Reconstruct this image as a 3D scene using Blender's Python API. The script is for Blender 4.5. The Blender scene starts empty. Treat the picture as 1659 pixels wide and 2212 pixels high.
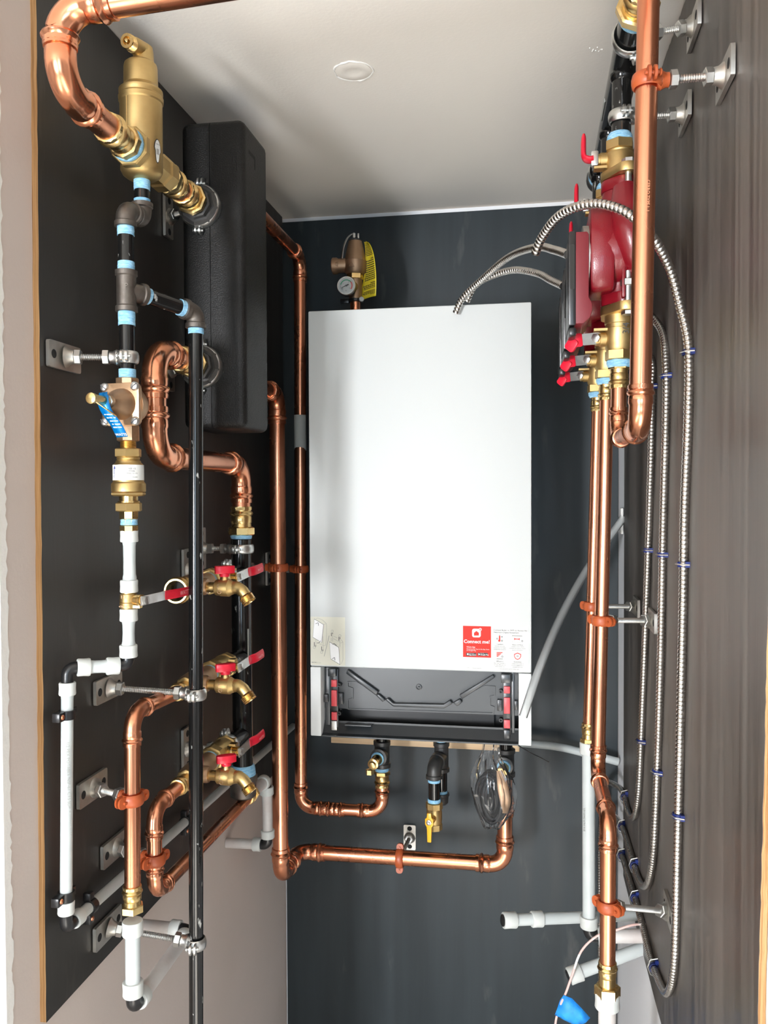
import bpy, bmesh, math, random
from mathutils import Vector, Matrix
random.seed(7)
V = Vector
scene = bpy.context.scene
C = scene.collection

# ------------------------------------------------------------------ camera
# metres; x to the right along the back wall, y into the closet (back wall at y=0), z up from the floor
cam_d = bpy.data.cameras.new('camera'); cam = bpy.data.objects.new('camera', cam_d); C.objects.link(cam)
cam_d.sensor_fit = 'HORIZONTAL'; cam_d.sensor_width = 36.0; cam_d.lens = 36.0 * 1836.0 / 1659.0
cam_d.clip_start = 0.02
right = V((0.9851, 0.1722, -0.0042)); fwd = V((-0.1722, 0.9848, -0.0238)).normalized()
right = (right - fwd * right.dot(fwd)).normalized(); upv = right.cross(fwd)
M = Matrix((right, upv, -fwd)).transposed().to_4x4(); M.translation = V((0.635, -2.14, 1.70))
cam.matrix_world = M
scene.camera = cam

# ------------------------------------------------------------------ light and exposure
scene.view_settings.view_transform = 'Standard'; scene.view_settings.look = 'None'
scene.view_settings.gamma = 1.0; scene.view_settings.use_curve_mapping = False
scene.view_settings.exposure = 0.0
world = bpy.data.worlds.new('world'); scene.world = world; world.use_nodes = True
bg = world.node_tree.nodes['Background']; bg.inputs[0].default_value = (0.75, 0.87, 1.0, 1); bg.inputs[1].default_value = 1.0

def area(name, loc, target, sx, sy, power, color, spread=math.pi):
    d = bpy.data.lights.new(name, 'AREA'); d.shape = 'RECTANGLE'; d.size = sx; d.size_y = sy; d.energy = power; d.color = color
    d.spread = spread
    o = bpy.data.objects.new(name, d); C.objects.link(o); o.location = loc
    o.rotation_euler = (V(target) - V(loc)).to_track_quat('-Z', 'Y').to_euler()
    return o
# daylight through the window of the room in front of the closet (behind and left of the camera)
area('window_daylight', (-0.66, -4.66, 1.30), (-0.1, 0.0, 1.40), 0.30, 0.8, 168, (0.95, 0.97, 1.0))
# added second window, unseen: blue light for sheen on the back and right panels
area('window_daylight', (1.00, -4.66, 1.45), (0.9, 0.0, 1.4), 0.8, 1.5, 30, (0.62, 0.82, 1.0))
# low sun falling through the big window onto the floor in front of the closet
sd = bpy.data.lights.new('sun', 'SUN'); sd.energy = 66; sd.angle = 0.009; sd.color = (1.0, 0.975, 0.93)
sun = bpy.data.objects.new('sun', sd); C.objects.link(sun); sun.rotation_euler = V((-0.06, 0.80, -0.60)).to_track_quat('-Z', 'Y').to_euler()

# ------------------------------------------------------------------ materials
MAT = {}
def mat(name, c, metallic=0.0, rough=0.5, c2=None, scale=30.0, bump=0.0, bscale=200.0, stretch=(1, 1, 1), rough2=None, spec=0.5,
        coat=0.0, sss=0.0, trans=0.0, contrast=(0.35, 0.65), detail=4.0):
    m = bpy.data.materials.new(name); m.use_nodes = True
    nt = m.node_tree; b = nt.nodes['Principled BSDF']
    b.inputs['Base Color'].default_value = (*c, 1); b.inputs['Metallic'].default_value = metallic
    b.inputs['Roughness'].default_value = rough; b.inputs['Specular IOR Level'].default_value = spec
    b.inputs['Coat Weight'].default_value = coat
    b.inputs['Subsurface Weight'].default_value = sss
    if sss: b.inputs['Subsurface Radius'].default_value = (0.006, 0.006, 0.006)
    b.inputs['Transmission Weight'].default_value = trans
    tc = nt.nodes.new('ShaderNodeTexCoord'); mp = nt.nodes.new('ShaderNodeMapping'); mp.inputs['Scale'].default_value = stretch
    nt.links.new(tc.outputs['Object'], mp.inputs[0])
    if c2 is not None or rough2 is not None:
        n = nt.nodes.new('ShaderNodeTexNoise'); n.inputs['Scale'].default_value = scale; n.inputs['Detail'].default_value = detail
        nt.links.new(mp.outputs[0], n.inputs[0])
        r = nt.nodes.new('ShaderNodeMapRange'); r.inputs[1].default_value = contrast[0]; r.inputs[2].default_value = contrast[1]
        nt.links.new(n.outputs[0], r.inputs[0])
        if c2 is not None:
            mx = nt.nodes.new('ShaderNodeMix'); mx.data_type = 'RGBA'
            mx.inputs[6].default_value = (*c, 1); mx.inputs[7].default_value = (*c2, 1)
            nt.links.new(r.outputs[0], mx.inputs[0]); nt.links.new(mx.outputs[2], b.inputs['Base Color'])
        if rough2 is not None:
            r2 = nt.nodes.new('ShaderNodeMapRange'); r2.inputs[3].default_value = rough; r2.inputs[4].default_value = rough2
            nt.links.new(r.outputs[0], r2.inputs[0]); nt.links.new(r2.outputs[0], b.inputs['Roughness'])
    if bump:
        n = nt.nodes.new('ShaderNodeTexNoise'); n.inputs['Scale'].default_value = bscale; n.inputs['Detail'].default_value = 3
        nt.links.new(mp.outputs[0], n.inputs[0])
        bp = nt.nodes.new('ShaderNodeBump'); bp.inputs['Strength'].default_value = bump; bp.inputs['Distance'].default_value = 0.002
        nt.links.new(n.outputs[0], bp.inputs['Height']); nt.links.new(bp.outputs[0], b.inputs['Normal'])
    MAT[name] = m
    return m
mat('copper', (0.80, 0.36, 0.215), 1, 0.20, c2=(0.72, 0.29, 0.16), scale=14, rough2=0.34, stretch=(1, 1, .35))
mat('copper_shiny', (0.82, 0.37, 0.22), 1, 0.16, c2=(0.74, 0.30, 0.16), scale=25, rough2=0.28)
mat('brass', (0.80, 0.60, 0.28), 1, 0.22, c2=(0.70, 0.48, 0.20), scale=30, rough2=0.32)
mat('brass_cast', (0.62, 0.45, 0.20), 1, 0.40, c2=(0.53, 0.37, 0.155), scale=30, rough2=0.48, bump=.10, bscale=1800)
mat('bronze', (0.46, 0.30, 0.19), 0.85, 0.45, c2=(0.36, 0.23, 0.14), scale=30, bump=.10, bscale=1600)
mat('bronze_bright', (0.68, 0.47, 0.30), 1, 0.38, c2=(0.56, 0.37, 0.23), scale=60, bump=.12, bscale=1500)
mat('iron', (0.17, 0.15, 0.132), 0.85, 0.44, c2=(0.115, 0.10, 0.087), scale=60, bump=.20, bscale=1600)
mat('iron_dark', (0.035, 0.034, 0.034), 0.2, 0.38, c2=(0.05, 0.048, 0.045), scale=40, bump=.12, bscale=1500)
mat('black_pipe', (0.006, 0.006, 0.006), 0, 0.14, c2=(0.34, 0.34, 0.32), scale=110, contrast=(0.67, 0.72), stretch=(1, 1, .4), rough2=.4)
mat('thread_tape', (0.17, 0.42, 0.66), 0, 0.75, c2=(0.36, 0.62, 0.80), scale=120, bump=.6, bscale=300, stretch=(1, 1, 4))
mat('zinc', (0.70, 0.71, 0.70), 1, 0.28, c2=(0.58, 0.58, 0.56), scale=40, rough2=.4)
mat('zinc_plate', (0.60, 0.59, 0.56), 1, 0.42, c2=(0.48, 0.46, 0.42), scale=35, rough2=.5)
mat('dark_hole', (0.01, 0.01, 0.01), 0, 0.8)
mat('pex', (0.56, 0.595, 0.59), 0, 0.30, c2=(0.51, 0.55, 0.55), scale=12, sss=0.35)
mat('pex_ring', (0.60, 0.62, 0.60), 0, 0.42, sss=0.35)
mat('pex_pink', (0.56, 0.51, 0.49), 0, 0.45, c2=(0.64, 0.62, 0.60), scale=25, sss=0.2)
mat('black_plastic', (0.012, 0.012, 0.013), 0, 0.30)
mat('cable_sheath', (0.005, 0.005, 0.006), 0, 0.55, spec=.25)
mat('tray_plastic', (0.022, 0.026, 0.029), 0, 0.30, rough2=.42, scale=8, spec=.6)
mat('foam_shell', (0.0055, 0.0054, 0.0050), 0, 0.46, c2=(0.010, 0.0095, 0.009), scale=20, bump=.5, bscale=420, spec=.30)
mat('red_paint', (0.20, 0.005, 0.012), 0, 0.30, c2=(0.165, 0.004, 0.010), scale=15, bump=.10, bscale=900, coat=.15)
mat('red_plastic', (0.17, 0.016, 0.022), 0, 0.5, bump=.05, bscale=900)
mat('red_vinyl', (0.66, 0.012, 0.035), 0, 0.33)
mat('red_latch', (0.58, 0.05, 0.06), 0, 0.4)
mat('pink_print', (0.85, 0.45, 0.45), 0, 0.5)
mat('orange_clamp', (0.44, 0.095, 0.028), 0, 0.42, c2=(0.36, 0.07, 0.02), scale=40)
mat('conduit', (0.66, 0.64, 0.61), 1, 0.24, c2=(0.55, 0.53, 0.50), scale=40)
mat('enamel', (0.56, 0.58, 0.575), 0, 0.5, bump=.05, bscale=900, spec=.3)
mat('enamel_edge', (0.66, 0.675, 0.67), 0, 0.4)
mat('paper_white', (0.68, 0.69, 0.67), 0, 0.7, spec=.2)
mat('paper_cream', (0.64, 0.63, 0.54), 0, 0.7, spec=.2)
mat('print_red', (0.66, 0.04, 0.03), 0, 0.7, spec=.2)
mat('print_grey', (0.10, 0.10, 0.11), 0, 0.8, spec=.1)
mat('print_light', (0.34, 0.35, 0.33), 0, 0.8, spec=.1)
mat('print_black', (0.02, 0.02, 0.02), 0, 0.5)
mat('print_white', (0.74, 0.74, 0.74), 0, 0.7, spec=.2)
mat('print_blue', (0.03, 0.05, 0.30), 0, 0.5)
mat('tag_yellow', (0.83, 0.66, 0.03), 0, 0.45)
mat('tag_blue', (0.0, 0.19, 0.55), 0.3, 0.28)
mat('gauge_green', (0.05, 0.38, 0.20), 0, 0.5)
mat('gauge_red', (0.75, 0.10, 0.10), 0, 0.5)
mat('yellow_vinyl', (0.86, 0.42, 0.02), 0, 0.35)
mat('painter_tape', (0.01, 0.24, 0.80), 0, 0.55, c2=(0.02, 0.33, 0.88), scale=60, bump=.4, bscale=120)
mat('strap_blue', (0.008, 0.022, 0.16), 0, 0.4)
mat('wire_pink', (0.72, 0.48, 0.44), 0, 0.5, c2=(0.85, 0.8, 0.78), scale=25, contrast=(.55, .6))
mat('board', (0.72, 0.53, 0.33), 0, 0.6, c2=(0.60, 0.41, 0.24), scale=20, stretch=(.2, 1, 6))
mat('plaster', (0.86, 0.85, 0.82), 0, 0.9, bump=.5, bscale=80)
mat('drywall', (0.63, 0.55, 0.505), 0, 0.85, c2=(0.59, 0.515, 0.47), scale=3, bump=.12, bscale=160)
mat('drywall_white', (0.82, 0.835, 0.86), 0, 0.85, bump=.1, bscale=160)  # faint blue of the light on the drywall is put into the white
mat('ceiling_paint', (0.84, 0.805, 0.745), 0, 0.85, bump=.12, bscale=180)
mat('room_wall', (0.34, 0.325, 0.31), 0, 0.9)
mat('room_floor', (0.52, 0.49, 0.45), 0, 0.5, c2=(0.46, 0.43, 0.39), scale=6, stretch=(6, .5, 1))
mat('sticker_silver', (0.80, 0.80, 0.80), 0, 0.4)

def panel_mat(name, c, c2, r1, r2, stretch, spec=.5):
    # resin-faced plywood: near-black film, grain telegraphing through as streaks and a few pale scuffs
    m = mat(name, c, 0, r1, c2=c2, scale=9, rough2=r2, stretch=stretch, contrast=(.3, .7), detail=8, bump=.06, bscale=60, spec=spec)
    nt = m.node_tree; b = nt.nodes['Principled BSDF']
    tc = nt.nodes.new('ShaderNodeTexCoord'); mp = nt.nodes.new('ShaderNodeMapping')
    mp.inputs['Scale'].default_value = (9, 9, 2.2); mp.inputs['Rotation'].default_value = (0.5, 0.4, 0)
    nt.links.new(tc.outputs['Object'], mp.inputs[0])
    n = nt.nodes.new('ShaderNodeTexNoise'); n.inputs['Scale'].default_value = 2.2; n.inputs['Detail'].default_value = 6
    nt.links.new(mp.outputs[0], n.inputs[0])
    r = nt.nodes.new('ShaderNodeMapRange'); r.inputs[1].default_value = .64; r.inputs[2].default_value = .80; r.inputs[4].default_value = .20
    nt.links.new(n.outputs[0], r.inputs[0])
    src = b.inputs['Base Color'].links[0].from_socket
    mx = nt.nodes.new('ShaderNodeMix'); mx.data_type = 'RGBA'; mx.inputs[7].default_value = (.30, .27, .24, 1)
    nt.links.new(r.outputs[0], mx.inputs[0]); nt.links.new(src, mx.inputs[6]); nt.links.new(mx.outputs[2], b.inputs['Base Color'])
panel_mat('panel_film', (0.026, 0.024, 0.022), (0.036, 0.033, 0.030), .42, .52, (3, 3, .25))
panel_mat('panel_film_back', (0.018, 0.025, 0.029), (0.027, 0.036, 0.041), .38, .52, (3, 3, .2), .36)  # bluish sky reflection is tinted into the film's base colour
panel_mat('panel_film_right', (0.055, 0.047, 0.042), (0.150, 0.133, 0.120), .36, .52, (6, 6, .14))  # worn grain, with brown floor sheen and highlights put into the colour
def edge_mat():
    m = mat('ply_edge', (0.52, 0.30, 0.13), 0, 0.8, c2=(0.34, 0.17, 0.06), scale=60, stretch=(15, 1, .10), contrast=(.44, .56), bump=.5, bscale=90)
edge_mat()

def film(name, tint, opacity, rough, ior=1.3):
    # thin clear plastic: mostly see-through, milky by `opacity`, with a surface reflection
    m = bpy.data.materials.new(name); m.use_nodes = True; nt = m.node_tree
    for n in list(nt.nodes): nt.nodes.remove(n)
    out = nt.nodes.new('ShaderNodeOutputMaterial'); tr = nt.nodes.new('ShaderNodeBsdfTransparent'); tr.inputs[0].default_value = (*tint, 1)
    df = nt.nodes.new('ShaderNodeBsdfPrincipled'); df.inputs['Base Color'].default_value = (.78, .80, .80, 1); df.inputs['Roughness'].default_value = rough
    gl = nt.nodes.new('ShaderNodeBsdfGlossy'); gl.inputs['Roughness'].default_value = rough * .5
    fr = nt.nodes.new('ShaderNodeFresnel'); fr.inputs[0].default_value = ior
    a = nt.nodes.new('ShaderNodeMixShader'); a.inputs[0].default_value = opacity
    bb = nt.nodes.new('ShaderNodeMixShader')
    nt.links.new(tr.outputs[0], a.inputs[1]); nt.links.new(df.outputs[0], a.inputs[2])
    nt.links.new(fr.outputs[0], bb.inputs[0]); nt.links.new(a.outputs[0], bb.inputs[1]); nt.links.new(gl.outputs[0], bb.inputs[2])
    nt.links.new(bb.outputs[0], out.inputs[0]); MAT[name] = m
film('clear_bag', (.95, .955, .96), .03, .10, 1.45)
film('clear_tube', (.90, .92, .92), .34, .25, 1.4)
film('gauge_glass', (.97, .97, .97), .0, .05, 1.4)

# ------------------------------------------------------------------ mesh helpers
def basis(d):
    d = V(d).normalized(); a = V((0, 0, 1)) if abs(d.z) < 0.9 else V((0, 1, 0))
    u = a.cross(d).normalized(); return u, d.cross(u).normalized(), d
class MB:
    def __init__(s): s.v = []; s.f = []
    def ring(s, c, u, w, r, n, ph=0.0, alt=0.0):
        i0 = len(s.v)
        for k in range(n):
            t = ph + 2 * math.pi * k / n; rr = r * (1 + (alt if k % 2 else 0))
            s.v.append(c + u * (rr * math.cos(t)) + w * (rr * math.sin(t)))
        return i0
    def skin(s, a, b, n):
        for k in range(n): s.f.append((a + k, a + (k + 1) % n, b + (k + 1) % n, b + k))
    def cap(s, a, n, flip=False):
        idx = [a + k for k in range(n)]; s.f.append(tuple(reversed(idx)) if not flip else tuple(idx))
    def lathe(s, p, d, prof, n=20, ph=0.0, cap0=True, cap1=True, alt=0.0):
        u, w, d = basis(d); p = V(p); prev = None
        for i, (t, r) in enumerate(prof):
            a = s.ring(p + d * t, u, w, max(r, 1e-5), n, ph, alt)
            if prev is not None: s.skin(prev, a, n)
            elif cap0: s.cap(a, n)
            prev = a
        if cap1: s.cap(prev, n, True)
        return s
    def cyl(s, a, b, r, n=20, r2=None):
        a = V(a); b = V(b); return s.lathe(a, b - a, [(0, r), ((b - a).length, r if r2 is None else r2)], n)
    def hexn(s, p, d, length, r, n=6, ph=0.0, ch=0.12):
        c = r * ch; return s.lathe(p, d, [(0, r - c), (c * .6, r), (length - c * .6, r), (length, r - c)], n, ph)
    def sweep(s, pts, rad, n=14, caps=True, close=False, flat=1.0, up=None):
        pts = [V(p) for p in pts]; m = len(pts)
        if not hasattr(rad, '__len__'): rad = [rad] * m
        d0 = (pts[1] - pts[0]).normalized()
        if up is None: u = basis(d0)[0]
        else: u = (V(up) - d0 * V(up).dot(d0)).normalized()
        prev = None; first = None
        for i in range(m):
            if close: d = (pts[(i + 1) % m] - pts[i - 1]).normalized()
            else:
                d = (pts[min(i + 1, m - 1)] - pts[max(i - 1, 0)])
                d = d.normalized() if d.length > 1e-9 else d0
            u = (u - d * u.dot(d)).normalized(); w = d.cross(u)
            a = s.ring(pts[i], u, w * flat, rad[i], n)
            if prev is not None: s.skin(prev, a, n)
            else:
                first = a
                if caps and not close: s.cap(a, n)
            prev = a
        if close: s.skin(prev, first, n)
        elif caps: s.cap(prev, n, True)
        return s
    def box(s, c, size, ax=None):
        c = V(c); x, y, z = (V((1, 0, 0)), V((0, 1, 0)), V((0, 0, 1))) if ax is None else [V(a) for a in ax]
        i0 = len(s.v); hx, hy, hz = [k / 2 for k in size]
        for sx in (-1, 1):
            for sy in (-1, 1):
                for sz in (-1, 1): s.v.append(c + x * (sx * hx) + y * (sy * hy) + z * (sz * hz))
        for q in ((0, 1, 3, 2), (4, 6, 7, 5), (0, 4, 5, 1), (2, 3, 7, 6), (0, 2, 6, 4), (1, 5, 7, 3)): s.f.append(tuple(i0 + k for k in q))
        return s
    def prism(s, outline, o, ux, uy, ext):
        o = V(o); ux = V(ux); uy = V(uy); ext = V(ext); n = len(outline); i0 = len(s.v)
        for k in (0, 1):
            for (a, b) in outline: s.v.append(o + ux * a + uy * b + ext * k)
        s.f.append(tuple(i0 + n - 1 - k for k in range(n))); s.f.append(tuple(i0 + n + k for k in range(n)))
        for k in range(n): s.f.append((i0 + k, i0 + (k + 1) % n, i0 + n + (k + 1) % n, i0 + n + k))
        return s
    def rbox(s, c, size, rad, ax=None, seg=3):
        # box with rounded vertical edges (about its third axis)
        x, y, z = (V((1, 0, 0)), V((0, 1, 0)), V((0, 0, 1))) if ax is None else [V(a).normalized() for a in ax]
        return s.prism(rrect(size[0], size[1], rad, seg), V(c) - z * (size[2] / 2), x, y, z * size[2])
def rrect(w, h, r, seg=3):
    out = []
    for (cx, cy, a0) in ((w / 2 - r, h / 2 - r, 0), (-w / 2 + r, h / 2 - r, 90), (-w / 2 + r, -h / 2 + r, 180), (w / 2 - r, -h / 2 + r, 270)):
        for k in range(seg + 1):
            a = math.radians(a0 + 90 * k / seg); out.append((cx + r * math.cos(a), cy + r * math.sin(a)))
    return out
def circ(r, n=16, cx=0, cy=0): return [(cx + r * math.cos(2 * math.pi * k / n), cy + r * math.sin(2 * math.pi * k / n)) for k in range(n)]
def oval(a, b, r, n=10):
    # stadium-like flange outline: two ears of radius r at +-a joined to a hub of radius b
    out = []
    for k in range(n + 1):
        t = math.radians(-60 + 120 * k / n); out.append((a + r * math.cos(t), r * math.sin(t)))
    for k in range(n + 1):
        t = math.radians(60 + 60 * k / n); out.append((b * math.cos(t) * .9, b * math.sin(t)))
    for k in range(n + 1):
        t = math.radians(120 + 120 * k / n); out.append((-a + r * math.cos(t), r * math.sin(t)))
    for k in range(n + 1):
        t = math.radians(240 + 60 * k / n); out.append((b * math.cos(t) * .9, b * math.sin(t)))
    return out

def to_mesh(name, mb, origin, smooth=True, angle=38, bevel=0.0):
    me = bpy.data.meshes.new(name); o = V(origin)
    me.from_pydata([tuple(v - o) for v in mb.v], [], mb.f)
    bm = bmesh.new(); bm.from_mesh(me)
    bmesh.ops.recalc_face_normals(bm, faces=bm.faces)
    if bevel:
        es = [e for e in bm.edges if len(e.link_faces) == 2 and e.calc_face_angle(0) > 0.6]
        bmesh.ops.bevel(bm, geom=es, offset=bevel, segments=2, affect='EDGES', profile=.5, clamp_overlap=True)
    bm.to_mesh(me); bm.free()
    if smooth:
        me.shade_smooth(); me.set_sharp_from_angle(angle=math.radians(angle))
    return me
def tag(o, label, cat, group=None):
    o['label'] = label; o['category'] = cat
    if group: o['group'] = group
    return o
def thing(name, label, cat, loc, group=None):
    o = bpy.data.objects.new(name, None); C.objects.link(o); o.location = loc; o.empty_display_size = .02
    return tag(o, label, cat, group)
def wloc(o):
    p = V(o.location)
    while o.parent: o = o.parent; p = p + V(o.location)
    return p
def part(name, mb, m, parent, label=None, **kw):
    me = to_mesh(name, mb, wloc(parent), **kw); me.materials.append(MAT[m])
    o = bpy.data.objects.new(name, me); C.objects.link(o); o.parent = parent
    if label: o['label'] = label
    return o
def single(name, mb, m, label, cat, loc, group=None, **kw):
    me = to_mesh(name, mb, loc, **kw); me.materials.append(MAT[m])
    o = bpy.data.objects.new(name, me); C.objects.link(o); o.location = loc
    return tag(o, label, cat, group)
def struct(name, mb, m, loc=(0, 0, 0), **kw):
    me = to_mesh(name, mb, loc, **kw); me.materials.append(MAT[m])
    o = bpy.data.objects.new(name, me); C.objects.link(o); o.location = loc; o['kind'] = 'structure'
    return o
def copy_tree(o, parent=None):
    c = o.copy(); C.objects.link(c); c.parent = parent
    for ch in list(o.children): copy_tree(ch, c)
    return c
def lettering(name, s, size, o, ux, uy, m, parent, align='LEFT', depth=0.0004, bold=0.0, label=None):
    cu = bpy.data.curves.new('t', 'FONT'); cu.body = s; cu.size = size; cu.align_x = align; cu.resolution_u = 2; cu.offset = bold
    ob = bpy.data.objects.new('t', cu); me = bpy.data.meshes.new_from_object(ob)
    bpy.data.objects.remove(ob); bpy.data.curves.remove(cu)
    ux = V(ux).normalized(); uy = V(uy).normalized(); nz = ux.cross(uy); o = V(o); wl = wloc(parent)
    for v in me.vertices: v.co = o + ux * v.co.x + uy * v.co.y + nz * depth - wl
    me.materials.append(MAT[m]); me.name = name
    t = bpy.data.objects.new(name, me); C.objects.link(t); t.parent = parent
    if label: t['label'] = label
    return t
def spline(P, per=8):
    P = [V(p) for p in P]; Q = [P[0] * 2 - P[1]] + P + [P[-1] * 2 - P[-2]]; out = []
    for i in range(1, len(Q) - 2):
        a, b, c, d = Q[i - 1], Q[i], Q[i + 1], Q[i + 2]
        for k in range(per):
            t = k / per
            out.append(.5 * ((2 * b) + (c - a) * t + (2 * a - 5 * b + 4 * c - d) * t * t + (3 * b - a - 3 * c + d) * t ** 3))
    out.append(P[-1]); return out
def resample(P, step):
    out = [P[0].copy()]; acc = 0.0
    for a, b in zip(P, P[1:]):
        L = (b - a).length; pos = step - acc
        while pos <= L: out.append(a.lerp(b, pos / L)); pos += step
        acc = L - (pos - step)
    return out
# ------------------------------------------------------------------ plumbing helpers
PRESS = [(0.0, 1.07), (0.02, 1.13), (0.42, 1.13), (0.5, 1.10), (0.62, 1.22), (0.78, 1.30), (0.94, 1.22), (1.05, 1.09), (1.2, 1.14), (1.75, 1.14), (1.9, 1.06)]
def press_factor(e):          # e in units of pipe radius from the open end of the fitting
    if e >= 1.9: return 1.06
    for (a, fa), (b, fb) in zip(PRESS, PRESS[1:]):
        if a <= e <= b: return fa + (fb - fa) * (e - a) / (b - a)
    return 1.06
def bend(a, c, b, R, cut):
    a = V(a); c = V(c); b = V(b); d0 = (c - a).normalized(); d1 = (b - c).normalized()
    th = d0.angle(d1); T = R * math.tan(th / 2)
    s = c - d0 * T; nrm = (d1 - d0 * d0.dot(d1)).normalized(); ctr = s + nrm * R
    return d0, d1, th, T, s, nrm, ctr
def elbow_mesh(a, c, b, r, R, collar, prof, n=18, smin=10):
    d0, d1, th, T, s, nrm, ctr = bend(a, c, b, R, 0)
    pts = []; rad = []
    es = sorted(set([e for e, _ in prof]))
    for e in es: pts.append(s - d0 * (collar - e * r)); rad.append(r * prof_at(prof, e))
    for k in range(1, smin):
        t = th * k / smin; pts.append(ctr - nrm * (R * math.cos(t)) + d0 * (R * math.sin(t))); rad.append(r * prof[-1][1])
    e1 = ctr - nrm * (R * math.cos(th)) + d0 * (R * math.sin(th))
    for e in reversed(es): pts.append(e1 + d1 * (collar - e * r)); rad.append(r * prof_at(prof, e))
    return MB().sweep(pts, rad, n), T + collar
def prof_at(prof, e):
    for (a, fa), (b, fb) in zip(prof, prof[1:]):
        if a <= e <= b: return fa + (fb - fa) * (e - a) / max(b - a, 1e-9)
    return prof[-1][1]
IRON = [(0.0, 1.30), (0.05, 1.42), (0.62, 1.42), (0.75, 1.26), (0.95, 1.24)]
PLAS = [(0.0, 0.98), (0.2, 1.0), (0.6, 1.0)]
def knurl(mb, p, d, r, n=28):
    # crimp marks: short ridges round the tail of a press socket
    d = V(d).normalized(); mb.lathe(V(p) + d * (r * .06), d, [(0, r * 1.12), (.02 * r, r * 1.16), (r * .34, r * 1.16), (r * .36, r * 1.12)], n, alt=-.035)
def run(root, pts, r, m='copper', fit='press', R=None, n=20, fm=None, names=('pipe', 'elbow'), skip=()):
    """a pipe along pts with a fitting at every corner; straight pipes and elbows are parts of root"""
    pts = [V(p) for p in pts]; cuts = [0.0] * len(pts)
    prof, col, RR = {'press': (PRESS, 1.9 * r, 2.3 * r), 'iron': (IRON, .95 * r, 1.35 * r), 'plas': (PLAS, .6 * r, 1.1 * r), 'none': (PLAS, .0, 2.2 * r)}[fit]
    R = R or RR; fm = fm or m
    for i in range(1, len(pts) - 1):
        mb, cut = elbow_mesh(pts[i - 1], pts[i], pts[i + 1], r, R, col, prof, n)
        if fit == 'press':
            for q, d in ((pts[i - 1], pts[i] - pts[i - 1]), (pts[i + 1], pts[i] - pts[i + 1])):
                d = d.normalized(); knurl(mb, pts[i] - d * cut, d, r)
        part(names[1], mb, fm, root); cuts[i] = cut - (.8 * r if fit != 'none' else 0)
    for i in range(len(pts) - 1):
        if i in skip: continue
        d = (pts[i + 1] - pts[i]); L = d.length; d.normalize()
        a = pts[i] + d * cuts[i]; b = pts[i + 1] - d * cuts[i + 1]
        if (b - a).dot(d) > .001: part(names[0], MB().cyl(a, b, r, n), m, root)
def adapter(root, p, d, r, hexr=None, m='brass', length=None, hl=.012, tape=True, name='adapter', rth=None):
    """press-by-thread adapter: press socket starting at p (open end) running along d, hexagon, then taped thread"""
    d = V(d).normalized(); p = V(p); hexr = hexr or r * 1.55; L = length or 2.6 * r
    mb = MB().lathe(p, d, [(e * r, f * r) for e, f in PRESS] + [(L, r * 1.12)], 24)
    knurl(mb, p, d, r)
    mb.hexn(p + d * (L - .001), d, hl, hexr, 6 if hexr < .02 else 8)
    o = part(name, mb, m, root, angle=30)
    if tape:
        part('thread_tape', MB().lathe(p + d * (L + hl - .001), d, [(0, (rth or r) * 1.12), (.003, (rth or r) * 1.16), (.007, (rth or r) * 1.1)], 18), 'thread_tape', root)
    return o
def coupling(root, p, d, r, m='copper', name='coupling', length=None):
    d = V(d).normalized(); L = length or 4.6 * r
    prof = [(e * r, f * r) for e, f in PRESS]
    full = prof + [(L - t, q) for t, q in reversed(prof)]
    mb = MB().lathe(p, d, full, 22); knurl(mb, p, d, r); knurl(mb, V(p) + d * L, -d, r)
    return part(name, mb, m, root)
def tape(root, p, d, r, L=.009):
    d = V(d).normalized(); prof = []
    for k in range(7): prof.append((L * k / 6, r * (1.05 + .05 * random.random())))
    return part('thread_tape', MB().lathe(p, d, prof, 18), 'thread_tape', root)
def pexring(root, p, d, r, L=.017, m='pex_ring'):
    d = V(d).normalized()
    return part('expansion_ring', MB().lathe(p, d, [(0, r * 1.28), (.0015, r * 1.36), (L * .5, r * 1.33), (L - .0015, r * 1.38), (L, r * 1.3)], 22), m, root)
def lever(root, p, sd, ld, out=.016, length=.075, w=.015, grip=.045, kick=.010, m='red_vinyl', steel='zinc', text=False):
    """ball valve lever: stem and gland from p along sd, steel plate along ld, vinyl grip stepped outward"""
    p = V(p); sd = V(sd).normalized(); ld = V(ld).normalized(); wd = sd.cross(ld)
    mb = MB().lathe(p, sd, [(0, .008), (out * .55, .008), (out * .6, .0065), (out, .0065)], 14)
    part('stem', mb, 'brass', root)
    part('stem_nut', MB().hexn(p + sd * (out + .002), sd, .005, .0062), steel, root)
    q = p + sd * out; L1 = length - grip
    lv = part('lever', MB().box(q + sd * .001 + ld * ((L1 + .008) / 2 - .008), (L1 + .008, w, .002), (ld, wd, sd)), steel, root, smooth=False)
    # vinyl grip: a flat rounded sleeve with an S-step
    P = [(L1 - .004, 0), (L1 + .004, .001), (L1 + grip * .35, kick), (length - .006, kick * 1.15), (length, kick * 1.1)]
    pts = spline([q + ld * a + sd * (b + .001) for a, b in P], 5)
    rad = [w * .52] * len(pts); rad[-1] = w * .25; rad[-2] = w * .44
    g = part('grip', MB().sweep(pts, rad, 12, flat=.30, up=wd), m, root, label='red vinyl grip')
    if text:
        lettering('lettering', text, .0062 if grip < .06 else .009, q + ld * (L1 + grip * .30) + sd * (kick * 1.05 + .0060) - wd * .0025, ld, wd, 'pink_print', g)
    return lv
def screwhead(p, d, r=.0045): return MB().lathe(p, d, [(0, r), (.0012, r), (.0022, r * .7), (.0026, r * .2)], 12)
BR = 'wall brackets that hold the pipes'
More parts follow.
